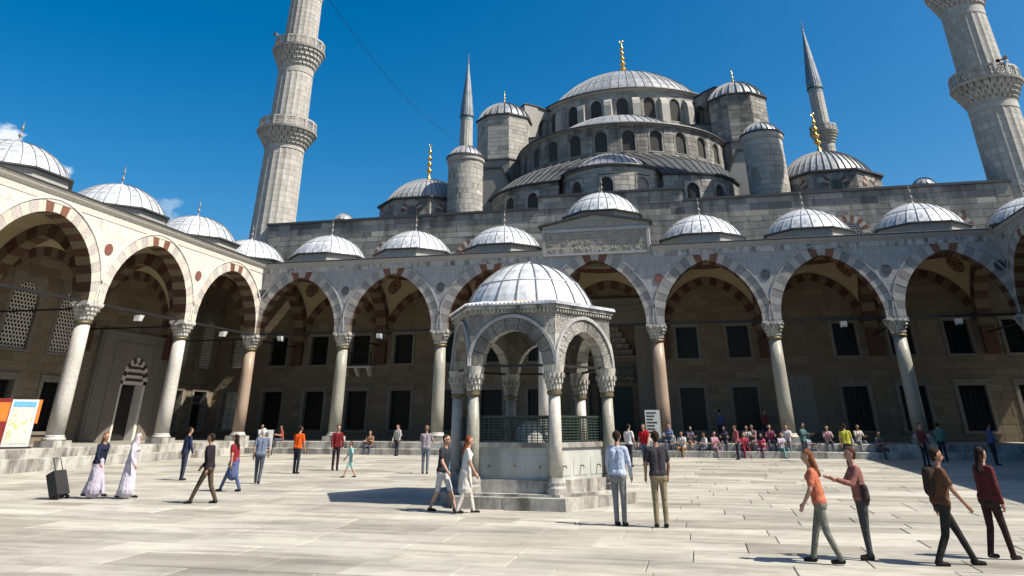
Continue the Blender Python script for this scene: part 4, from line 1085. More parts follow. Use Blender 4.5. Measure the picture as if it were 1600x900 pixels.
def loudspeaker(x, y, z, az, label):
    t = thing('loudspeaker', label, 'loudspeaker', (x, y, z), az, 'horn loudspeakers on minaret balconies')
    mb = MB(); prof = [(0.05, 0), (0.07, 0.18), (0.14, 0.36), (0.3, 0.5), (0.28, 0.5), (0.05, 0.2)]
    for r, zz in [(0, 0)]: pass
    n = 14; vs = []
    for r, zz in prof:
        for i in range(n): a = 2*PI*i/n; vs.append((r*math.cos(a), -zz, 0.4+r*math.sin(a)))
    mb.add(vs, [(j*n+i, j*n+(i+1) % n, (j+1)*n+(i+1) % n, (j+1)*n+i) for j in range(len(prof)-1) for i in range(n)])
    mb.build('horn', 'finial_grey', t); mb = MB(); mb.tube([(0, 0, 0), (0, 0, 0.36)], 0.03); mb.box(-0.09, 0.09, -0.02, 0.24, 0.3, 0.5); mb.build('bracket', 'iron', t)
loudspeaker(-31.1, 7.3, 35.85, -0.6, 'small horn loudspeaker on the upper balcony rail of the left minaret')
loudspeaker(30.6, 6.95, 26.1, 0.9, 'small horn loudspeaker on the balcony rail of the right minaret')
# cable slung from the left minaret to the rear one
mb = MB(); A_, B_ = Vector((-28.4, 9.6, 42.5)), Vector((-28.2, 60.9, 43.4))
pts = [A_.lerp(B_, i/24)+Vector((0, 0, -2.2*math.sin(PI*i/24))) for i in range(25)]
mb.tube(pts, 0.025, 5); tag(mb.build('cable', 'iron'), 'thin dark cable slung across the sky from the left minaret', 'cable')

# ------------------------------------------------------------------ wall behind the left arcade, with lattice windows and the side doorway
lw = thing('courtyard_wall', 'shaded limestone wall with lattice windows behind the left arcade', 'wall', (-31.62, 0, 0), PI/2)
LX = [-21.0, -17.2, -13.05, -9.4, 2.3, 5.3]
holes = [(-6.6, 1.15, 0.9, 7.5)]
for x in LX: holes += [(x-1.25, x+1.25, 5.66, 9.62), (x-1.0, x+1.0, 1.42, 4.36)]
ashlar(lw, FW, -40.1, 7.2, ZS, ZT+0.3, 0.46, 1.15, 'wall_stone', holes, name='limestone_block', seed=13, depth=0.02)
for x in LX:
    w_ = 1.95 if x < 0 else 1.6
    arched_window(lw, lambda p, q, d, x=x: FWc(p, q, d, x, 5.75), w_, 3.65, 1.05, fr=(2.5-w_)/2, depth=0.3, cell=0.235, lmat='lattice_white', mat='frame_stone')
    rect_window(lw, lambda p, q, d, x=x: FWc(p, q, d, x, 1.55), 1.6, 2.6, 0.24)
px = -2.7
mb = MB(); mb.box(-40.1, 7.6, 0.62, 1.2, 0.5, ZT+0.28); mb.build('wall_back', 'mortar', lw)
mb = MB()
for a, b, c, d_ in ((-6.6, px-1.3, ZS, 7.5), (px+1.3, 1.15, ZS, 7.5), (px-1.3, px+1.3, 6.05, 7.5)): mb.box(a, b, -0.28, 0.1, c, d_)
o = mb.build('doorway_frame', 'frame_stone', lw)
mb = MB()
for k, (x0, x1, z1) in enumerate(((-6.4, 0.95, 7.3), (-5.2, -0.2, 6.75))):
    mb.box(x0, x1, -0.34, -0.27, z1, z1+0.09); mb.box(x0, x0+0.09, -0.34, -0.27, ZS, z1); mb.box(x1-0.09, x1, -0.34, -0.27, ZS, z1)
mb.build('moulding', 'frame_stone', o)
mb = MB(); ap = arch_pts(1.3, 1.5, 8)
mb.prism([(x, z) for x, z in ap]+[(-1.3, 1.52), (1.3, 1.52)], 0.2, 0.279, lambda p, q, d: (px+p, -d, 4.55+q)); mb.build('arch_spandrel', 'frame_stone', o)
ring_of_voussoirs(o, 'striped_voussoir', lambda p, q, d: (px+p, -d, 4.52+q), 0.95, 1.12, 0.35, 13, -0.2, 0.27, ('marble_warm', 'brown', 'brown', 'marble_warm', 'brown'), mould=False)
for j in range(6):
    z = 4.5+j*0.19; hw = 0.95*math.sqrt(max(0.05, 1-(j*0.19/1.15)**2))
    mb = MB(); mb.box(px-hw, px+hw, -0.12, 0.0, z+0.004, z+0.186); mb.build('tympanum_course', 'brown' if j % 2 == 0 else 'marble_warm', o)
mb = MB(); mb.box(px-1.3, px-1.02, -0.2, 0.5, ZS, 4.5); mb.box(px+1.02, px+1.3, -0.2, 0.5, ZS, 4.5); mb.box(px-1.3, px+1.3, -0.2, 0.5, 4.3, 4.5); mb.build('jamb', 'marble_warm', o)
mb = MB(); mb.box(px-1.02, px+1.02, 0.42, 0.5, ZS, 4.3); mb.build('door', plain('dark_door', (0.012, 0.011, 0.01), 0.6), o)
lf = MB(); lf.box(px-1.0, px-0.55, 0.3, 0.41, ZS, 4.2); lf.build('door_curtain', plain('green_curtain', (0.05, 0.09, 0.03), 0.9, var=0.5), o)

# ------------------------------------------------------------------ fountain
FX, FY = 0.84, -25.87; FZ = gz(FY)-0.05
ftn = thing('fountain', 'hexagonal white marble ablution fountain with lead dome in the middle of the courtyard', 'fountain', (FX, FY, FZ), 0)
PH = math.radians(28)
def hexv(R): return [(R*math.sin(PH+k*PI/3), -R*math.cos(PH+k*PI/3)) for k in range(6)]
P_ = lambda p, q, d: (p, q, d)
for R, z0, z1, nm in ((3.0, -0.05, 0.30, 'step'), (2.62, 0.30, 0.36, 'tread')):
    mb = MB(); v = hexv(R); vi = hexv(R-0.03)
    if nm == 'step':
        for k in range(6):      # a ring of kerb stones, two to a side
            a, b = v[k], v[(k+1) % 6]; ai, bi = hexv(2.0)[k], hexv(2.0)[(k+1) % 6]
            for s0, s1 in ((0, 0.45), (0.45, 1)):
                L_ = lambda A, B, t: (A[0]+(B[0]-A[0])*t, A[1]+(B[1]-A[1])*t)
                m2 = MB(); m2.prism([L_(a, b, s0+0.003), L_(a, b, s1-0.003), L_(ai, bi, s1-0.003), L_(ai, bi, s0+0.003)], z0, z1, P_); m2.build('step_stone', 'weathered', ftn)
    else: mb.prism(v, z0, z1, P_); mb.build('tread', 'weathered', ftn)
mb = MB(); mb.prism(hexv(2.34), 0.36, 0.66, P_); mb.build('bench', 'weathered', ftn)
def greenish():
    m, n, b = newmat('basin_marble')
    t = noise(n, 1.1, 6, 0.6, stretch=(1, 1, 0.3)); r = ramp(n, [(0.35, (0.22, 0.24, 0.22)), (0.65, (0.42, 0.425, 0.40))]); n.links.new(t.outputs['Fac'], r.inputs[0])
    n.links.new(r.outputs[0], b.inputs['Base Color']); b.inputs['Roughness'].default_value = 0.4; return m
M['basin'] = greenish()
v = hexv(2.16); vi = hexv(1.96)
for k in range(6):
    a, b = Vector((*v[k], 0)), Vector((*v[(k+1) % 6], 0)); d_ = (b-a).normalized(); nrm = Vector((d_.y, -d_.x, 0)); w_ = (b-a).length
    F = frame((a+b)/2, d_, nrm)
    mb = MB(); mb.box(-w_/2, w_/2, -0.16, 0, 0.66, 1.42, fn=lambda x, y, z: F(x, z, y)); o = mb.build('basin_panel', 'basin', ftn)
    mb = MB()
    for i in range(3):      # raised arched fields with a tap in each
        cx = (i-1)*w_/3
        ap = arch_pts(w_/7.5, 0.16, 5)
        mb.prism([(cx+x, 1.1+z) for x, z in ap]+[(cx-w_/7.5, 0.75), (cx+w_/7.5, 0.75)], 0.0, 0.012, F)
    mb.build('carved_field', 'basin', o)
    mb = MB()
    for i in range(3):
        cx = (i-1)*w_/3; mb.tube([F(cx, 0.98, 0.02), F(cx, 0.98, 0.12), F(cx, 0.92, 0.13)], 0.018, 6)
    mb.build('tap', 'bronze', o)
    mb = MB(); mb.box(-w_/2-0.04, w_/2+0.04, -0.2, 0.06, 1.42, 1.54, fn=lambda x, y, z: F(x, z, y)); mb.build('rim', 'weathered', ftn)
    mb = MB()      # bronze grating over the basin
    nx = 14
    for i in range(nx+1): x = -w_/2+w_*i/nx; mb.box(x-0.012, x+0.012, -0.09, -0.065, 1.54, 2.16, fn=lambda p, y, z: F(p, z, y))
    for j in range(9): z = 1.58+0.07*j; mb.box(-w_/2, w_/2, -0.064, -0.045, z-0.011, z+0.011, fn=lambda p, y, zz: F(p, zz, y))
    mb.box(-w_/2, w_/2, -0.11, -0.03, 2.16, 2.2, fn=lambda p, y, zz: F(p, zz, y)); mb.build('grating', plain('verdigris_bronze', (0.035, 0.05, 0.042), 0.5, 0.3), ftn)
# mesh screen and water inside
mb = MB(); mb.prism(hexv(1.9), 0.66, 1.2, P_); mb.build('water', plain('basin_water', (0.02, 0.045, 0.04), 0.08), ftn)
mb = MB(); mb.lathe([(0.5, 1.2), (0.42, 1.9), (0.2, 2.05)], 12); mb.build('centre_bowl', 'white', ftn)
# columns
RV = 2.32
for k, (x, y) in enumerate(hexv(RV)):
    c = MB(); c.lathe([(0.18, 0.72), (0.175, 1.7), (0.16, 2.72)], 18, (x, y)); o = c.build('column', 'col_green' if k % 2 else 'col_white', ftn, smooth=True)
    c = MB(); c.lathe([(0.27, 0.36), (0.27, 0.5), (0.24, 0.55), (0.25, 0.62), (0.215, 0.73)], 18, (x, y)); c.build('base', 'weathered', o)
    c = MB(); c.lathe([(0.165, 2.70), (0.205, 2.72), (0.205, 2.79), (0.175, 2.81)], 16, (x, y)); c.build('collar', 'bronze', o)
    c = MB()
    for j, (r0, z0, r1, z1) in enumerate(((0.165, 2.81, 0.195, 2.98), (0.20, 2.96, 0.235, 3.12), (0.24, 3.1, 0.28, 3.26), (0.28, 3.25, 0.315, 3.46))):
        c.lathe([(r0*0.95, z0), (r1*0.98, z1)], 16, (x, y))
        if j < 3:
            for i in range(14):
                a = 2*PI*(i+0.5*j)/14; ca, sa = math.cos(a), math.sin(a)
                c.prism([(r0*0.95, z0-0.02), (r1*1.1, z0+0.05), (r1*1.1, z1), (r0*0.9, z1)], -0.03, 0.03, lambda p, q, d, ca=ca, sa=sa: (x+p*ca-d*sa, y+p*sa+d*ca, q))
    c.build('capital', 'weathered', o)
# arched walls
RW = 2.5; v = hexv(RW); SPF = 3.46
for k in range(6):
    a, b = Vector((*v[k], 0)), Vector((*v[(k+1) % 6], 0)); d_ = (b-a).normalized(); nrm = Vector((d_.y, -d_.x, 0)); w_ = (b-a).length
    F = frame((a+b)/2, d_, nrm)
    aw, ri, tt = w_/2-0.36, 0.94, 0.34
    ring_of_voussoirs(ftn, 'voussoir', lambda p, q, d: F(p, SPF+q, d), aw, ri, tt, 9, -0.34, 0.03, ('carved', 'carved', 'carved', 'weathered', 'weathered'), gap=0.008)
    e = max(0, (ri*ri-aw*aw)/(2*aw)); r_ = aw+e+tt
    def ext(x):
        dx = abs(x)+e
        return SPF+(math.sqrt(r_*r_-dx*dx) if dx < r_ else 0)
    for x0, x1, z0, z1 in ((-w_/2, -0.52, SPF, 4.28), (0.52, w_/2, SPF, 4.28), (-w_/2, 0, 4.285, 4.86), (0, w_/2, 4.285, 4.86)):
        n = 14; mb = MB(); xx = [x0+0.003+(x1-x0-0.006)*i/n for i in range(n+1)]; yo = random.uniform(0.0, 0.012)
        for i in range(n):
            A0, A1 = min(max(z0, ext(xx[i])), z1), min(max(z0, ext(xx[i+1])), z1)
            if A0 >= z1 and A1 >= z1: continue
            mb.add([F(xx[i], A0, yo), F(xx[i+1], A1, yo), F(xx[i+1], z1, yo), F(xx[i], z1, yo), F(xx[i], A0, -0.32), F(xx[i+1], A1, -0.32), F(xx[i+1], z1, -0.32), F(xx[i], z1, -0.32)],
                   [(0, 1, 2, 3), (5, 4, 7, 6), (3, 2, 6, 7), (1, 0, 4, 5)])
        if mb.f: mb.build('spandrel_stone', 'carved' if abs(x0+x1) > 2.0 or z0 > 4.2 else 'weathered', ftn)
    mb = MB(); mb.box(-w_/2, w_/2, -0.3, 0.05, 4.86, 4.97, fn=lambda x, y, z: F(x, z, y)); mb.box(-w_/2-0.05, w_/2+0.05, -0.3, 0.13, 4.97, 5.06, fn=lambda x, y, z: F(x, z, y)); mb.build('cornice', 'stained', ftn)
    mb = MB()
    nd = 22
    for i in range(nd):
        x = -w_/2+w_*(i+0.5)/nd; mb.box(x-0.03, x+0.03, 0.02, 0.10, 4.87, 4.965, fn=lambda p, y, z: F(p, z, y))
    mb.build('dentils', 'weathered', ftn)
    mb = MB(); mb.box(-w_/2+0.3, w_/2-0.3, -0.17, -0.11, SPF-0.03, SPF+0.03, fn=lambda x, y, z: F(x, z, y)); mb.build('tie_rod', 'iron', ftn)
    # scalloped lead edge of the eave
    mb = MB(); ns = 22; A_, B_ = Vector((*hexv(2.72)[k], 0)), Vector((*hexv(2.72)[(k+1) % 6], 0)); inn = [Vector((*hexv(1.9)[k], 0)), Vector((*hexv(1.9)[(k+1) % 6], 0))]
    vs_ = []
    for i in range(ns*2+1):
        t_ = i/(ns*2); z = 5.10+(0.05 if i % 2 else 0.0)
        p0 = A_.lerp(B_, t_); p1 = inn[0].lerp(inn[1], t_)
        vs_ += [(p0.x, p0.y, 5.065), (p0.x, p0.y, z), (p1.x, p1.y, 5.27+(0.03 if i % 2 else 0))]
    mb.add(vs_, [q for i in range(ns*2) for q in ((3*i, 3*i+3, 3*i+4, 3*i+1), (3*i+1, 3*i+4, 3*i+5, 3*i+2))]); mb.build('scalloped_eave', 'lead', ftn)
lead_dome(ftn, 2.02, 1.45, 5.18, 20, mat='lead', seam=0.035, ring=0.32, m=9)
mb = MB(); mb.lathe([(0.2, 6.6), (0.12, 6.66), (0.03, 6.72)], 12); mb.build('dome_cap', 'lead', ftn)
mb = MB(); mb.lathe([(2.25, 5.06), (2.25, 5.1), (1.9, 5.3), (1.4, 5.9), (0.6, 6.35), (0.05, 6.45)], 24, caps=False); mb.build('dome_soffit', 'vault', ftn)

# ------------------------------------------------------------------ lamps on the tie beams
def floodlight(x, y, z, rz, label):
    t = thing('floodlight', label, 'lamp', (x, y, z), rz, 'floodlights on the tie beams')
    mb = MB(); mb.prism([(-0.13, -0.42), (0.13, -0.42), (0.22, -0.1), (-0.22, -0.1)], -0.17, 0.17, lambda p, q, d: (d, -p-0.12*(q+0.1), q)); mb.build('housing', plain('lamp_white', (0.6, 0.6, 0.58), 0.4), t)
    mb = MB(); mb.box(-0.03, 0.03, -0.03, 0.03, -0.12, 0.08); mb.build('bracket', 'iron', t)
    mb = MB(); mb.box(-0.15, 0.15, -0.2, 0.2, -0.445, -0.425); mb.build('glass', 'void', t)
for x, y, rz, l in ((-22.4, -0.0, 0, 'white floodlight under the tie beam of the first back arch from the left corner'), (-15.0, 0, 0, 'white floodlight under the tie beam of the second back arch from the left'),
                    (14.7, 0, 0, 'white floodlight under the tie beam of the second arch right of the portal'), (21.0, 0, 0, 'white floodlight under the tie beam of the last back arch on the right')):
    floodlight(x, y, SPR-0.06, rz, l)
floodlight(-24.62, -12.0, SPR-0.06, PI/2, 'white floodlight under the beam beside the striped doorway arch')
floodlight(-24.62, -3.6, SPR-0.06, PI/2, 'white floodlight under the beam of the left arcade arch next to the corner')

# ------------------------------------------------------------------ notice boards, case
def info_board():
    m, n, b = newmat('printed_map')
    t = noise(n, 5, 4); r = ramp(n, [(0.0, (0.50, 0.50, 0.46)), (0.5, (0.56, 0.57, 0.50)), (0.56, (0.30, 0.38, 0.20)), (0.60, (0.50, 0.46, 0.20)), (0.66, (0.56, 0.56, 0.52))], 'CONSTANT')
    n.links.new(t.outputs['Fac'], r.inputs[0]); n.links.new(r.outputs[0], b.inputs['Base Color']); b.inputs['Roughness'].default_value = 0.4
    x, y = -24.75, -18.3
    t_ = thing('information_board', 'white information board with printed map and dark red sides at the left', 'sign', (x, y, ZS-0.02), math.radians(44))
    mb = MB(); mb.box(-0.5, 0.75, -0.1, 0.1, 0.1, 2.35); mb.build('panel', plain('board_white', (0.52, 0.52, 0.50), 0.4), t_)
    mb = MB(); mb.box(-0.4, 0.65, -0.112, -0.1, 0.25, 1.95); mb.build('map_print', m, t_)
    mb = MB(); mb.box(-0.4, 0.65, -0.114, -0.1, 2.0, 2.25); mb.build('blue_header', plain('board_blue', (0.12, 0.35, 0.6), 0.4), t_)
    mb = MB(); mb.box(-1.3, -0.5, -0.12, 0.12, 0.1, 2.4); mb.build('red_side', plain('board_red', (0.16, 0.015, 0.012), 0.4), t_)
    mb = MB(); mb.box(-1.05, -0.55, -0.14, -0.12, 1.3, 2.2); mb.build('orange_plate', plain('board_orange', (0.75, 0.16, 0.02), 0.4), t_)
    mb = MB(); mb.box(0.755, 0.9, -0.12, 0.12, 1.2, 2.35); mb.build('orange_side', plain('board_orange2', (0.70, 0.17, 0.03), 0.4), t_)
    mb = MB(); mb.box(-1.3, 0.9, -0.3, 0.3, 0.0, 0.1); mb.build('foot', 'iron', t_)
    t_.scale = (0.86, 0.86, 0.86)
info_board()
def notice(x, y, w, h, label, rz, stripes=False):
    z = ZS-0.02 if y > -1 else gz(y)-0.02
    t_ = thing('notice_stand', label, 'sign', (x, y, z), rz, 'white notice stands')
    mb = MB(); mb.box(-w/2, w/2, -0.03, 0.03, 0.25, h); mb.build('panel', 'board_white', t_)
    mb = MB(); mb.box(-w/2-0.04, -w/2, -0.04, 0.04, 0.0, h+0.05); mb.box(w/2, w/2+0.04, -0.04, 0.04, 0, h+0.05); mb.box(-w/2, w/2, -0.3, 0.3, 0, 0.04); mb.build('frame', 'iron', t_)
    mb = MB(); rg = random.Random(int(x*10))
    for i in range(7): mb.box(-w/2+0.08, -w/2+0.08+(w-0.16)*rg.uniform(0.5, 1), -0.036, -0.03, h-0.2-i*0.17, h-0.12-i*0.17)
    mb.build('print', plain('print_ink', (0.03, 0.03, 0.035), 0.5), t_)
M['board_white'] = D.materials['board_white']
notice(-20.6, -3.2, 0.75, 1.4, 'small white notice stand on the paving near the rose granite corner column', 0.3)
notice(3.0, -0.9+0.25, 0.9, 1.75, 'black and white notice stand beside the rose granite portal column', 0.0)
def suitcase(x, y, rz):
    t_ = thing('suitcase', 'black wheeled suitcase tilted behind the person in the long lavender skirt', 'suitcase', (x, y, gz(y)-0.01), rz)
    R_ = Matrix.Rotation(math.radians(28), 4, 'Y')
    f = lambda a, b, c: tuple(R_ @ Vector((a, b, c)))
    mb = MB(); mb.box(-0.14, 0.14, -0.24, 0.24, 0.1, 0.78, fn=f); mb.build('case', plain('black_nylon', (0.012, 0.012, 0.013), 0.7), t_)
    mb = MB(); mb.tube([f(-0.1, -0.14, 0.78), f(-0.1, -0.14, 1.15), f(-0.1, 0.14, 1.15), f(-0.1, 0.14, 0.78)], 0.014); mb.build('handle', 'iron', t_)
    for s in (-1, 1):
        mb = MB(); c = f(-0.1, s*0.2, 0.08); n = 14
        mb.prism([(c[0]+0.06*math.cos(2*PI*i/n), 0.062+0.06*math.sin(2*PI*i/n)) for i in range(n)], c[1]-0.02, c[1]+0.02, lambda p, q, d: (p, d, q)); mb.build('wheel', 'iron', t_)
    mb = MB(); mb.box(0.141, 0.165, -0.18, 0.18, 0.2, 0.5, fn=f); mb.build('pocket', 'black_nylon_', t_)
M['black_nylon_'] = plain('black_pocket', (0.018, 0.018, 0.02), 0.7)
suitcase(-12.75, -28.4, PI)

# ------------------------------------------------------------------ people
SKIN = plain('skin', (0.34, 0.195, 0.135), 0.55, 0, 0.06)
SKIN2 = plain('skin_tan', (0.25, 0.135, 0.088), 0.55, 0, 0.06)
EYE = plain('eye_dark', (0.02, 0.015, 0.012), 0.3)
MOUTH = plain('lips', (0.34, 0.13, 0.11), 0.5)
_cl = {}
def cloth(c, kind='c'):
    k = tuple(round(v, 3) for v in c)
    if k not in _cl:
        m, n, b = newmat('cloth_%d' % len(_cl))
        t = noise(n, 14, 4); r = ramp(n, [(0.3, tuple(v*0.58 for v in c)), (0.7, tuple(min(1, v*0.82) for v in c))]); n.links.new(t.outputs['Fac'], r.inputs[0])
        n.links.new(r.outputs[0], b.inputs['Base Color']); b.inputs['Roughness'].default_value = 0.9; b.inputs['Specular IOR Level'].default_value = 0.1
        bump(n, b, noise(n, 9, 3, dist=1.5, stretch=(1, 1, 0.45)).outputs['Fac'], 0.8, 0.05)
        _cl[k] = m
    return _cl[k]
LAB = ['skin', 'top', 'bottom', 'shoe', 'hair', 'eye', 'mouth', 'extra']
def person_shapes(pose, sleeve='short', dress=None, shorts=False, long_hair=False, scarf=False, swing=0.35, female=False, bag=False, rg=None):
    """tapered limbs (label, p0, p1, r0, r1), facing -y, feet at z=0, standing height about 1.72"""
    S = []
    def cap(l, a, b, r0, r1): S.append((l, Vector(a), Vector(b), r0, r1))
    sit = pose == 'sit'
    hip = 0.45 if sit else 0.93
    if sit: base = 0.10
    dz = 0.0
    pel = Vector((0, 0, hip+ (0.08 if sit else 0)))
    lean = 0.06 if sit else (0.05 if pose == 'walk' else 0.02)
    chest = pel+Vector((0, -lean, 0.42)); neck = chest+Vector((0, -0.01, 0.13)); head = neck+Vector((0, -0.03, 0.165))
    sw = 0.165 if female else 0.19
    # torso
    cap('top', pel+Vector((-0.055, 0, 0.05)), chest+Vector((-0.075, 0, -0.02)), 0.118, 0.118); cap('top', pel+Vector((0.055, 0, 0.05)), chest+Vector((0.075, 0, -0.02)), 0.118, 0.118)
    if not sit: cap('top', pel+Vector((-0.07, 0.005, 0.02)), pel+Vector((0.07, 0.005, 0.02)), 0.13, 0.13)
    cap('top', chest+Vector((-sw+0.02, 0, 0.055)), chest+Vector((sw-0.02, 0, 0.055)), 0.07, 0.07)
    cap('bottom', pel+Vector((-0.075, 0.012, -0.03)), pel+Vector((0.075, 0.012, -0.03)), 0.122, 0.122)
    if female: cap('top', chest+Vector((-0.07, -0.075, -0.03)), chest+Vector((0.07, -0.075, -0.03)), 0.062, 0.062)
    cap('skin' if not scarf else 'hair', neck+Vector((0, 0, -0.04)), head+Vector((0, 0.015, -0.08)), 0.055, 0.05)
    # head
    cap('skin', head+Vector((0, 0.012, 0.02)), head+Vector((0, 0.0, 0.03)), 0.088, 0.088); cap('skin', head+Vector((0, -0.025, -0.045)), head+Vector((0, -0.03, -0.075)), 0.062, 0.042)
    cap('skin', head+Vector((0, -0.084, 0.012)), head+Vector((0, -0.107, -0.028)), 0.011, 0.015)
    for s in (-1, 1):
        cap('eye', head+Vector((s*0.034, -0.079, 0.012)), head+Vector((s*0.040, -0.079, 0.012)), 0.009, 0.009)
        if not scarf: cap('skin', head+Vector((s*0.088, 0.015, 0.015)), head+Vector((s*0.088, 0.02, -0.02)), 0.016, 0.011)
    cap('mouth', head+Vector((-0.018, -0.083, -0.055)), head+Vector((0.018, -0.083, -0.055)), 0.008, 0.008)
    cap('hair', head+Vector((0, 0.03, 0.045)), head+Vector((0, 0.015, 0.055)), 0.094, 0.085); cap('hair', head+Vector((0, 0.055, 0.0)), head+Vector((0, 0.06, -0.03)), 0.075, 0.055)
    if long_hair: cap('hair', head+Vector((0, 0.06, -0.02)), chest+Vector((0, 0.115, 0.02)), 0.075, 0.05)
    if scarf:
        cap('hair', head+Vector((0, 0.03, 0.03)), chest+Vector((0, 0.03, 0.1)), 0.105, 0.13)
    # legs
    for s in (-1, 1):
        h = pel+Vector((s*0.09, 0.0, -0.04)); ph = (swing*1.15 if s > 0 else -swing*0.75) if pose == 'walk' else 0.03*s
        if sit:
            kn = h+Vector((s*0.06, -0.42, 0.03)); an = Vector((kn.x+s*0.01, kn.y-0.05, 0.09))
        else:
            kn = h+Vector((s*0.005, -0.43*math.sin(ph)-0.02, -0.43*math.cos(ph)))
            b2 = ph-(0.22 if (pose == 'walk' and s < 0) else 0.02)
            an = kn+Vector((0, -0.42*math.sin(b2), -0.40*math.cos(b2)))
        cut = kn.lerp(h, 0.12)
        lbl = 'skin' if shorts else 'bottom'
        cap('bottom', h, cut if shorts else kn, 0.092, 0.072 if shorts else 0.064); 
        if shorts: cap('skin', cut, kn, 0.056, 0.05)
        cap(lbl, kn, kn.lerp(an, 0.35), 0.052 if shorts else 0.062, 0.054 if shorts else 0.06); cap(lbl, kn.lerp(an, 0.35), an, 0.052 if shorts else 0.06, 0.036 if shorts else 0.052)
        cap('shoe', an+Vector((0, 0.03, -0.035)), an+Vector((0, -0.15, -0.052)), 0.043, 0.034)
    if dress == 'long':
        cap('bottom', pel+Vector((0, 0, 0.05)), Vector((pel.x, pel.y-0.02, 0.22)), 0.15, 0.25)
    elif dress == 'knee':
        cap('bottom', pel+Vector((0, 0, 0.02)), Vector((pel.x, pel.y, 0.55)), 0.15, 0.19)
    # arms
    for s in (-1, 1):
        sh = chest+Vector((s*sw, 0, 0.055)); a = -swing*s*0.9 if pose == 'walk' else (0.12 if pose == 'stand' else 0.45)
        if pose == 'phone': a = 0.55
        el = sh+Vector((s*0.06, -0.28*math.sin(a), -0.28*math.cos(a)))
        a2 = a+(0.35 if pose in ('walk', 'stand') else 1.3)
        wr = el+Vector((-s*0.01, -0.25*math.sin(a2), -0.25*math.cos(a2)))
        if sleeve == 'long': cap('top', sh, el, 0.062, 0.052); cap('top', el, wr, 0.05, 0.04)
        else: cap('top', sh, sh.lerp(el, 0.62), 0.064, 0.062); cap('skin', sh.lerp(el, 0.5), el, 0.046, 0.042); cap('skin', el, wr, 0.042, 0.029)
        d = (wr-el).normalized(); side = Vector((s, 0, 0)); fw_ = side.cross(d).normalized()
        pm_ = wr+d*0.08; cap('skin', wr, pm_, 0.028, 0.034)
        for i in range(4):
            o = fw_*(0.026-0.0175*i); k1 = pm_+o+d*0.02; k2 = k1+d*(0.034-0.004*abs(i-1.4))-side*0.008; k3 = k2+d*0.026-side*0.016
            cap('skin', k1, k2, 0.0098, 0.0092); cap('skin', k2, k3, 0.0092, 0.008)
        th0 = wr+d*0.03+fw_*0.03; cap('skin', th0, th0+d*0.035+fw_*0.018, 0.013, 0.011); cap('skin', th0+d*0.035+fw_*0.018, th0+d*0.062+fw_*0.014, 0.011, 0.009)
    if bag:
        cap('extra', pel+Vector((0.24, 0.03, 0.02)), pel+Vector((0.24, 0.03, 0.18)), 0.08, 0.07)
    if bag == 'pack':
        cap('extra', chest+Vector((0, 0.17, -0.22)), chest+Vector((0, 0.16, 0.03)), 0.12, 0.11)
    return S
def capsule_mesh(mb, a, b, r0, r1, n=12):
    ax = (b-a); L = ax.length; ax = ax/L if L > 1e-5 else Vector((0, 0, 1))
    up = Vector((0, 0, 1)) if abs(ax.z) < 0.9 else Vector((1, 0, 0)); u_ = ax.cross(up).normalized(); w_ = ax.cross(u_)
    rings = []
    for t in (-0.98, -0.8, -0.45, 0): rings.append((a+ax*(r0*t), r0*math.sqrt(max(0, 1-t*t))))
    for t in (0, 0.45, 0.8, 0.98): rings.append((b+ax*(r1*t), r1*math.sqrt(max(0, 1-t*t))))
    vs = [c+(u_*math.cos(2*PI*k/n)+w_*math.sin(2*PI*k/n))*r for c, r in rings for k in range(n)]
    fs = [(j*n+k, j*n+(k+1) % n, (j+1)*n+(k+1) % n, (j+1)*n+k) for j in range(len(rings)-1) for k in range(n)]
    fs += [tuple(range(n))[::-1], tuple(range((len(rings)-1)*n, len(rings)*n))]
    mb.add(vs, fs)
_pm = {}
def body_mesh(key, voxel, **kw):
    k = (key, voxel)+tuple(sorted(kw.items()))
    if k in _pm: return _pm[k]
    S = person_shapes(key, **kw); mb = MB()
    for l, a, b, r0, r1 in S: capsule_mesh(mb, a, b, r0, r1)
    me = D.meshes.new('body'); me.from_pydata(mb.v, [], mb.f)
    tmp = D.objects.new('tmp', me); COL.objects.link(tmp)
    md = tmp.modifiers.new('r', 'REMESH'); md.mode = 'VOXEL'; md.voxel_size = voxel; md.use_smooth_shade = True
    sm = tmp.modifiers.new('s', 'SMOOTH'); sm.factor = 0.5; sm.iterations = 2
    dg = bpy.context.evaluated_depsgraph_get(); ev = tmp.evaluated_get(dg); res = D.meshes.new_from_object(ev)
    D.objects.remove(tmp); D.meshes.remove(me); res.name = 'body'
    n = len(res.polygons); c = np.empty(n*3); res.polygons.foreach_get('center', c); c = c.reshape(-1, 3)
    best = np.full(n, 1e9); lab = np.zeros(n, int)
    for l, a, b, r0, r1 in S:
        a_, b_ = np.array(a), np.array(b); ab = b_-a_; L2 = max(ab@ab, 1e-9)
        t = np.clip(((c-a_)@ab)/L2, 0, 1); d = np.linalg.norm(c-(a_+t[:, None]*ab), axis=1)-(r0+(r1-r0)*t)
        if l in ('eye', 'mouth'): d = np.where(d < 0.006, d-0.02, d+1)
        if l == 'hair': d = d-0.002
        m_ = d < best; best[m_] = d[m_]; lab[m_] = LAB.index(l)
    zz = np.empty(len(res.vertices)*3); res.vertices.foreach_get('co', zz); zz = zz.reshape(-1, 3); zz[:, 2] -= zz[:, 2].min() if key != 'sit' else 0; res.vertices.foreach_set('co', zz.ravel())
    res.materials.clear()
    for _ in LAB: res.materials.append(SKIN)
    res.polygons.foreach_set('material_index', lab.tolist()); res.polygons.foreach_set('use_smooth', [True]*n)
    _pm[k] = res
    return res
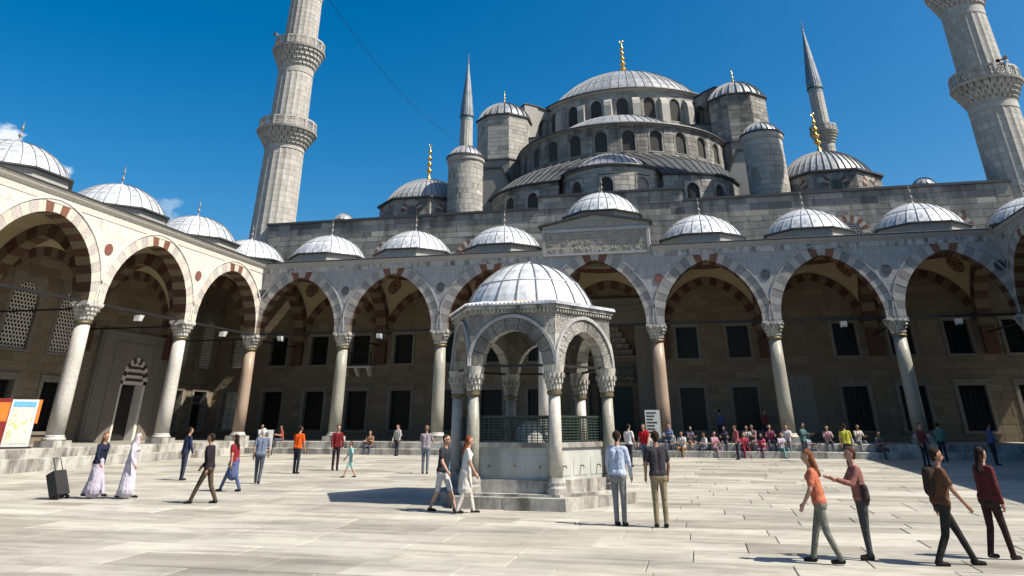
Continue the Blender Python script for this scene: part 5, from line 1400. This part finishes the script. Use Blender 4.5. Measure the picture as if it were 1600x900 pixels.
def person(x, y, face, label, top, bottom, hair=(0.03, 0.02, 0.015), shoe=(0.03, 0.03, 0.03), pose='stand', H=1.72, z=None, group=None, tan=False, voxel=0.0125, extra=(0.05, 0.04, 0.04), flip=False, **kw):
    me = body_mesh(pose, voxel, **kw)
    o = D.objects.new('person', me); COL.objects.link(o)
    o.location = (x, y, (gz(y) if z is None else z)-0.004); o.rotation_euler = (0, 0, face); s = H/1.72; o.scale = (-s if flip else s, s, s)
    mats = {'skin': SKIN2 if tan else SKIN, 'top': cloth(top), 'bottom': cloth(bottom), 'shoe': cloth(shoe), 'hair': cloth(hair), 'eye': EYE, 'mouth': MOUTH, 'extra': cloth(extra)}
    for i, l in enumerate(LAB): o.material_slots[i].link = 'OBJECT'; o.material_slots[i].material = mats[l]
    return tag(o, label, 'person', group)
R = math.radians
# face: 0 looks at the camera side (-y); positive turns counter-clockwise seen from above
person(-12.0, -28.05, R(80), 'person in navy top and long lavender skirt walking with a suitcase at the left', (0.02, 0.025, 0.05), (0.50, 0.46, 0.55), hair=(0.25, 0.10, 0.04), pose='walk', sleeve='long', dress='long', long_hair=True, female=True, H=1.66)
person(-11.0, -27.9, R(100), 'person in a long pale lavender dress walking beside the suitcase at the left', (0.58, 0.54, 0.62), (0.60, 0.56, 0.64), hair=(0.55, 0.50, 0.52), pose='walk', sleeve='long', dress='long', scarf=True, female=True, swing=0.2, H=1.64)
person(-13.6, -21.5, R(150), 'person in dark blue clothes standing left of the notice stand', (0.03, 0.04, 0.09), (0.05, 0.06, 0.10), pose='stand', sleeve='long')
person(-7.9, -28.6, R(-80), 'person in dark top and brown trousers walking left of the fountain shadow', (0.025, 0.02, 0.025), (0.10, 0.075, 0.05), pose='walk', sleeve='long', tan=True)
person(-9.2, -25.2, R(-95), 'person in dark red top and blue skirt walking in the left half', (0.22, 0.02, 0.03), (0.10, 0.13, 0.26), pose='walk', dress='knee', female=True, long_hair=True, H=1.62)
person(-9.9, -22.4, R(200), 'person in slate blue shirt and white cap in the left half of the courtyard', (0.16, 0.20, 0.28), (0.08, 0.09, 0.12), hair=(0.7, 0.7, 0.68), pose='walk', swing=0.25)
person(-11.0, -17.5, R(170), 'person in a bright orange shirt standing before the back arcade', (0.85, 0.12, 0.015), (0.03, 0.035, 0.05), pose='stand')
person(-10.3, -15.2, R(40), 'person in dark red shirt standing near the one in orange', (0.16, 0.015, 0.02), (0.03, 0.02, 0.025), pose='stand', sleeve='long')
person(-7.9, -18.9, R(-60), 'small person in turquoise clothes running between the fountain and the back arcade', (0.30, 0.66, 0.66), (0.34, 0.68, 0.66), hair=(0.10, 0.06, 0.03), pose='walk', H=1.25, shorts=True)
person(-5.6, -16.6, R(190), 'person in grey shirt and jeans standing left of the fountain near the steps', (0.30, 0.27, 0.30), (0.16, 0.19, 0.24), hair=(0.25, 0.15, 0.10), pose='phone', tan=True)
person(-0.85, -29.0, R(75), 'person in charcoal shirt and pale shorts walking at the left corner of the fountain', (0.035, 0.04, 0.05), (0.55, 0.55, 0.60), pose='walk', shorts=True, extra=(0.10, 0.25, 0.42), bag=True)
person(-0.15, -29.3, R(110), 'person in white top and pale skirt beside the fountain step', (0.70, 0.68, 0.66), (0.66, 0.62, 0.58), hair=(0.22, 0.07, 0.03), pose='walk', swing=0.22, female=True, long_hair=True, dress='knee', H=1.66)
person(3.85, -30.8, R(165), 'person in pale blue shirt and grey trousers standing right of the fountain', (0.50, 0.58, 0.74), (0.25, 0.26, 0.27), pose='stand', sleeve='long', H=1.78)
person(4.75, -30.9, R(-165), 'person in dark grey shirt and khaki trousers standing right of the fountain', (0.045, 0.042, 0.05), (0.30, 0.25, 0.16), pose='stand', H=1.78, tan=True)
person(7.6, -34.6, R(-100), 'person in coral shirt and grey trousers walking at the right of the courtyard', (0.55, 0.17, 0.10), (0.20, 0.20, 0.17), hair=(0.20, 0.08, 0.04), pose='walk', H=1.6, female=True, long_hair=True, flip=True, swing=0.24, bag=True, extra=(0.25, 0.2, 0.14))
person(8.35, -34.1, R(-85), 'person in dusty rose shirt and dark trousers standing beside the one in coral', (0.33, 0.15, 0.13), (0.07, 0.075, 0.08), hair=(0.08, 0.04, 0.03), pose='phone', bag=True, H=1.6, sleeve='long')
person(9.55, -34.4, R(95), 'person in brown shirt with a backpack walking at the far right of the paving', (0.13, 0.065, 0.04), (0.035, 0.033, 0.03), pose='walk', H=1.66, tan=True, bag='pack', extra=(0.05, 0.035, 0.03))
person(10.5, -33.6, R(120), 'person in dark maroon clothes walking behind the one in brown', (0.12, 0.03, 0.03), (0.05, 0.03, 0.03), pose='walk', swing=0.14, flip=True, female=True, long_hair=True, H=1.6, sleeve='long')
far = 'visitors near the back arcade steps'
person(2.35, -10.5, R(150), 'person in white shirt and dark trousers seen just right of the fountain', (0.68, 0.67, 0.68), (0.04, 0.045, 0.06), pose='stand', voxel=0.016, group=far)
person(3.0, -9.2, R(-20), 'person in bright red shirt and jeans right of the fountain before the portal', (0.50, 0.02, 0.025), (0.10, 0.16, 0.26), pose='stand', voxel=0.016, group=far)
person(12.3, -8.5, R(170), 'person in yellow shirt standing on the paving below the second right column', (0.50, 0.48, 0.06), (0.04, 0.05, 0.06), pose='stand', voxel=0.016, group=far)
seats = [(4.6, 0, -20, (0.65, 0.65, 0.66), (0.30, 0.16, 0.08), 'white'), (5.05, 1, 25, (0.12, 0.10, 0.16), (0.45, 0.25, 0.18), 'dark violet'), (5.9, 0, -60, (0.62, 0.60, 0.62), (0.10, 0.10, 0.14), 'pale grey'), (6.35, 0, 40, (0.45, 0.25, 0.32), (0.30, 0.22, 0.26), 'mauve'),
         (7.0, 1, -10, (0.05, 0.05, 0.07), (0.08, 0.08, 0.10), 'black'), (8.0, 0, 15, (0.34, 0.04, 0.08), (0.26, 0.04, 0.07), 'crimson'), (8.6, 1, -35, (0.30, 0.20, 0.24), (0.16, 0.12, 0.14), 'plum'), (9.0, 0, -25, (0.52, 0.07, 0.15), (0.16, 0.10, 0.14), 'bright pink'), (10.0, 0, 30, (0.50, 0.45, 0.55), (0.16, 0.30, 0.30), 'lilac'), (10.45, 1, -15, (0.70, 0.70, 0.70), (0.20, 0.20, 0.24), 'bright white'),
         (11.4, 0, 55, (0.30, 0.33, 0.40), (0.10, 0.12, 0.18), 'slate'), (13.6, 0, -15, (0.25, 0.42, 0.40), (0.10, 0.10, 0.12), 'sea green'), (14.2, 1, 20, (0.55, 0.50, 0.46), (0.30, 0.28, 0.28), 'beige'), (-8.2, 0, 10, (0.40, 0.10, 0.08), (0.08, 0.08, 0.10), 'brick red')]
for i, (x, lv, fa, t_, b_, nm) in enumerate(seats):
    person(x, -1.12 if lv == 0 else -0.62, R(fa), 'person in %s top sitting on the steps of the back arcade' % nm, t_, b_, pose='sit', z=0.205 if lv == 0 else 0.545, voxel=0.016, group='people sitting on the arcade steps', tan=i % 2 == 0, flip=i % 2 == 1, H=(1.72, 1.6, 1.66)[i % 3],
           dress=None, scarf=(i % 3 == 1), hair=((0.4, 0.24, 0.3), (0.03, 0.03, 0.05), (0.3, 0.28, 0.26))[i % 3] if i % 3 == 1 else (0.03, 0.02, 0.015), female=(i % 3 == 1))
for x, y, t_, nm, f_ in ((17.5, -4.0, (0.10, 0.22, 0.20), 'dark green', 160), (15.8, -7.5, (0.20, 0.06, 0.06), 'wine red', 30), (19.2, -6.0, (0.10, 0.13, 0.28), 'blue', 100), (6.9, 2.6, (0.07, 0.09, 0.2), 'navy', 150), (9.6, 3.4, (0.24, 0.05, 0.05), 'rust red', 60)):
    lab = 'person in %s standing in the shade at the right end of the back arcade' % nm if x > 12 else 'person in %s standing under the first arch right of the portal' % nm
    person(x, y, R(f_), lab, t_, (0.04, 0.04, 0.05), pose='stand', voxel=0.016, group=far, sleeve='long', z=None if y < 0 else ZS)
more = [(2.6, 0, (0.45, 0.45, 0.47), 'ash grey'), (3.9, 1, (0.12, 0.20, 0.36), 'denim blue'), (7.55, 0, (0.40, 0.12, 0.14), 'wine'), (8.25, 1, (0.55, 0.52, 0.50), 'cream'), (9.5, 1, (0.20, 0.05, 0.10), 'burgundy'), (10.9, 0, (0.08, 0.16, 0.16), 'dark teal'),
        (12.6, 1, (0.50, 0.30, 0.34), 'salmon'), (15.1, 0, (0.16, 0.16, 0.20), 'charcoal'), (-12.2, 0, (0.50, 0.48, 0.46), 'ivory'), (-13.0, 1, (0.10, 0.12, 0.22), 'indigo'), (-14.6, 0, (0.30, 0.16, 0.10), 'brown'), (-20.2, 0, (0.42, 0.40, 0.44), 'silver grey'), (-21.0, 1, (0.36, 0.08, 0.06), 'rust')]
rg = random.Random(77)
for i, (x, lv, t_, nm) in enumerate(more):
    if i % 3 == 2:
        person(x, -2.6-rg.random()*2.5, R(rg.uniform(0, 360)), 'person in %s top standing at the foot of the arcade steps' % nm, t_, (0.06, 0.06, 0.08), pose=('stand', 'phone')[i % 2], voxel=0.016, group=far, sleeve='long', H=rg.uniform(1.58, 1.78), tan=i % 2 == 1)
    else:
        person(x, -1.12 if lv == 0 else -0.62, R(rg.uniform(-50, 50)), 'person in %s top sitting on the steps of the back arcade' % nm, t_, (0.10, 0.10, 0.13), pose='sit', z=0.205 if lv == 0 else 0.545, voxel=0.016, group='people sitting on the arcade steps', tan=i % 2 == 1, flip=i % 2 == 0, H=(1.66, 1.72, 1.6)[i % 3],
               dress=None, scarf=(i % 4 == 1), hair=(0.30, 0.22, 0.26) if i % 4 == 1 else (0.03, 0.02, 0.015), female=(i % 4 == 1))
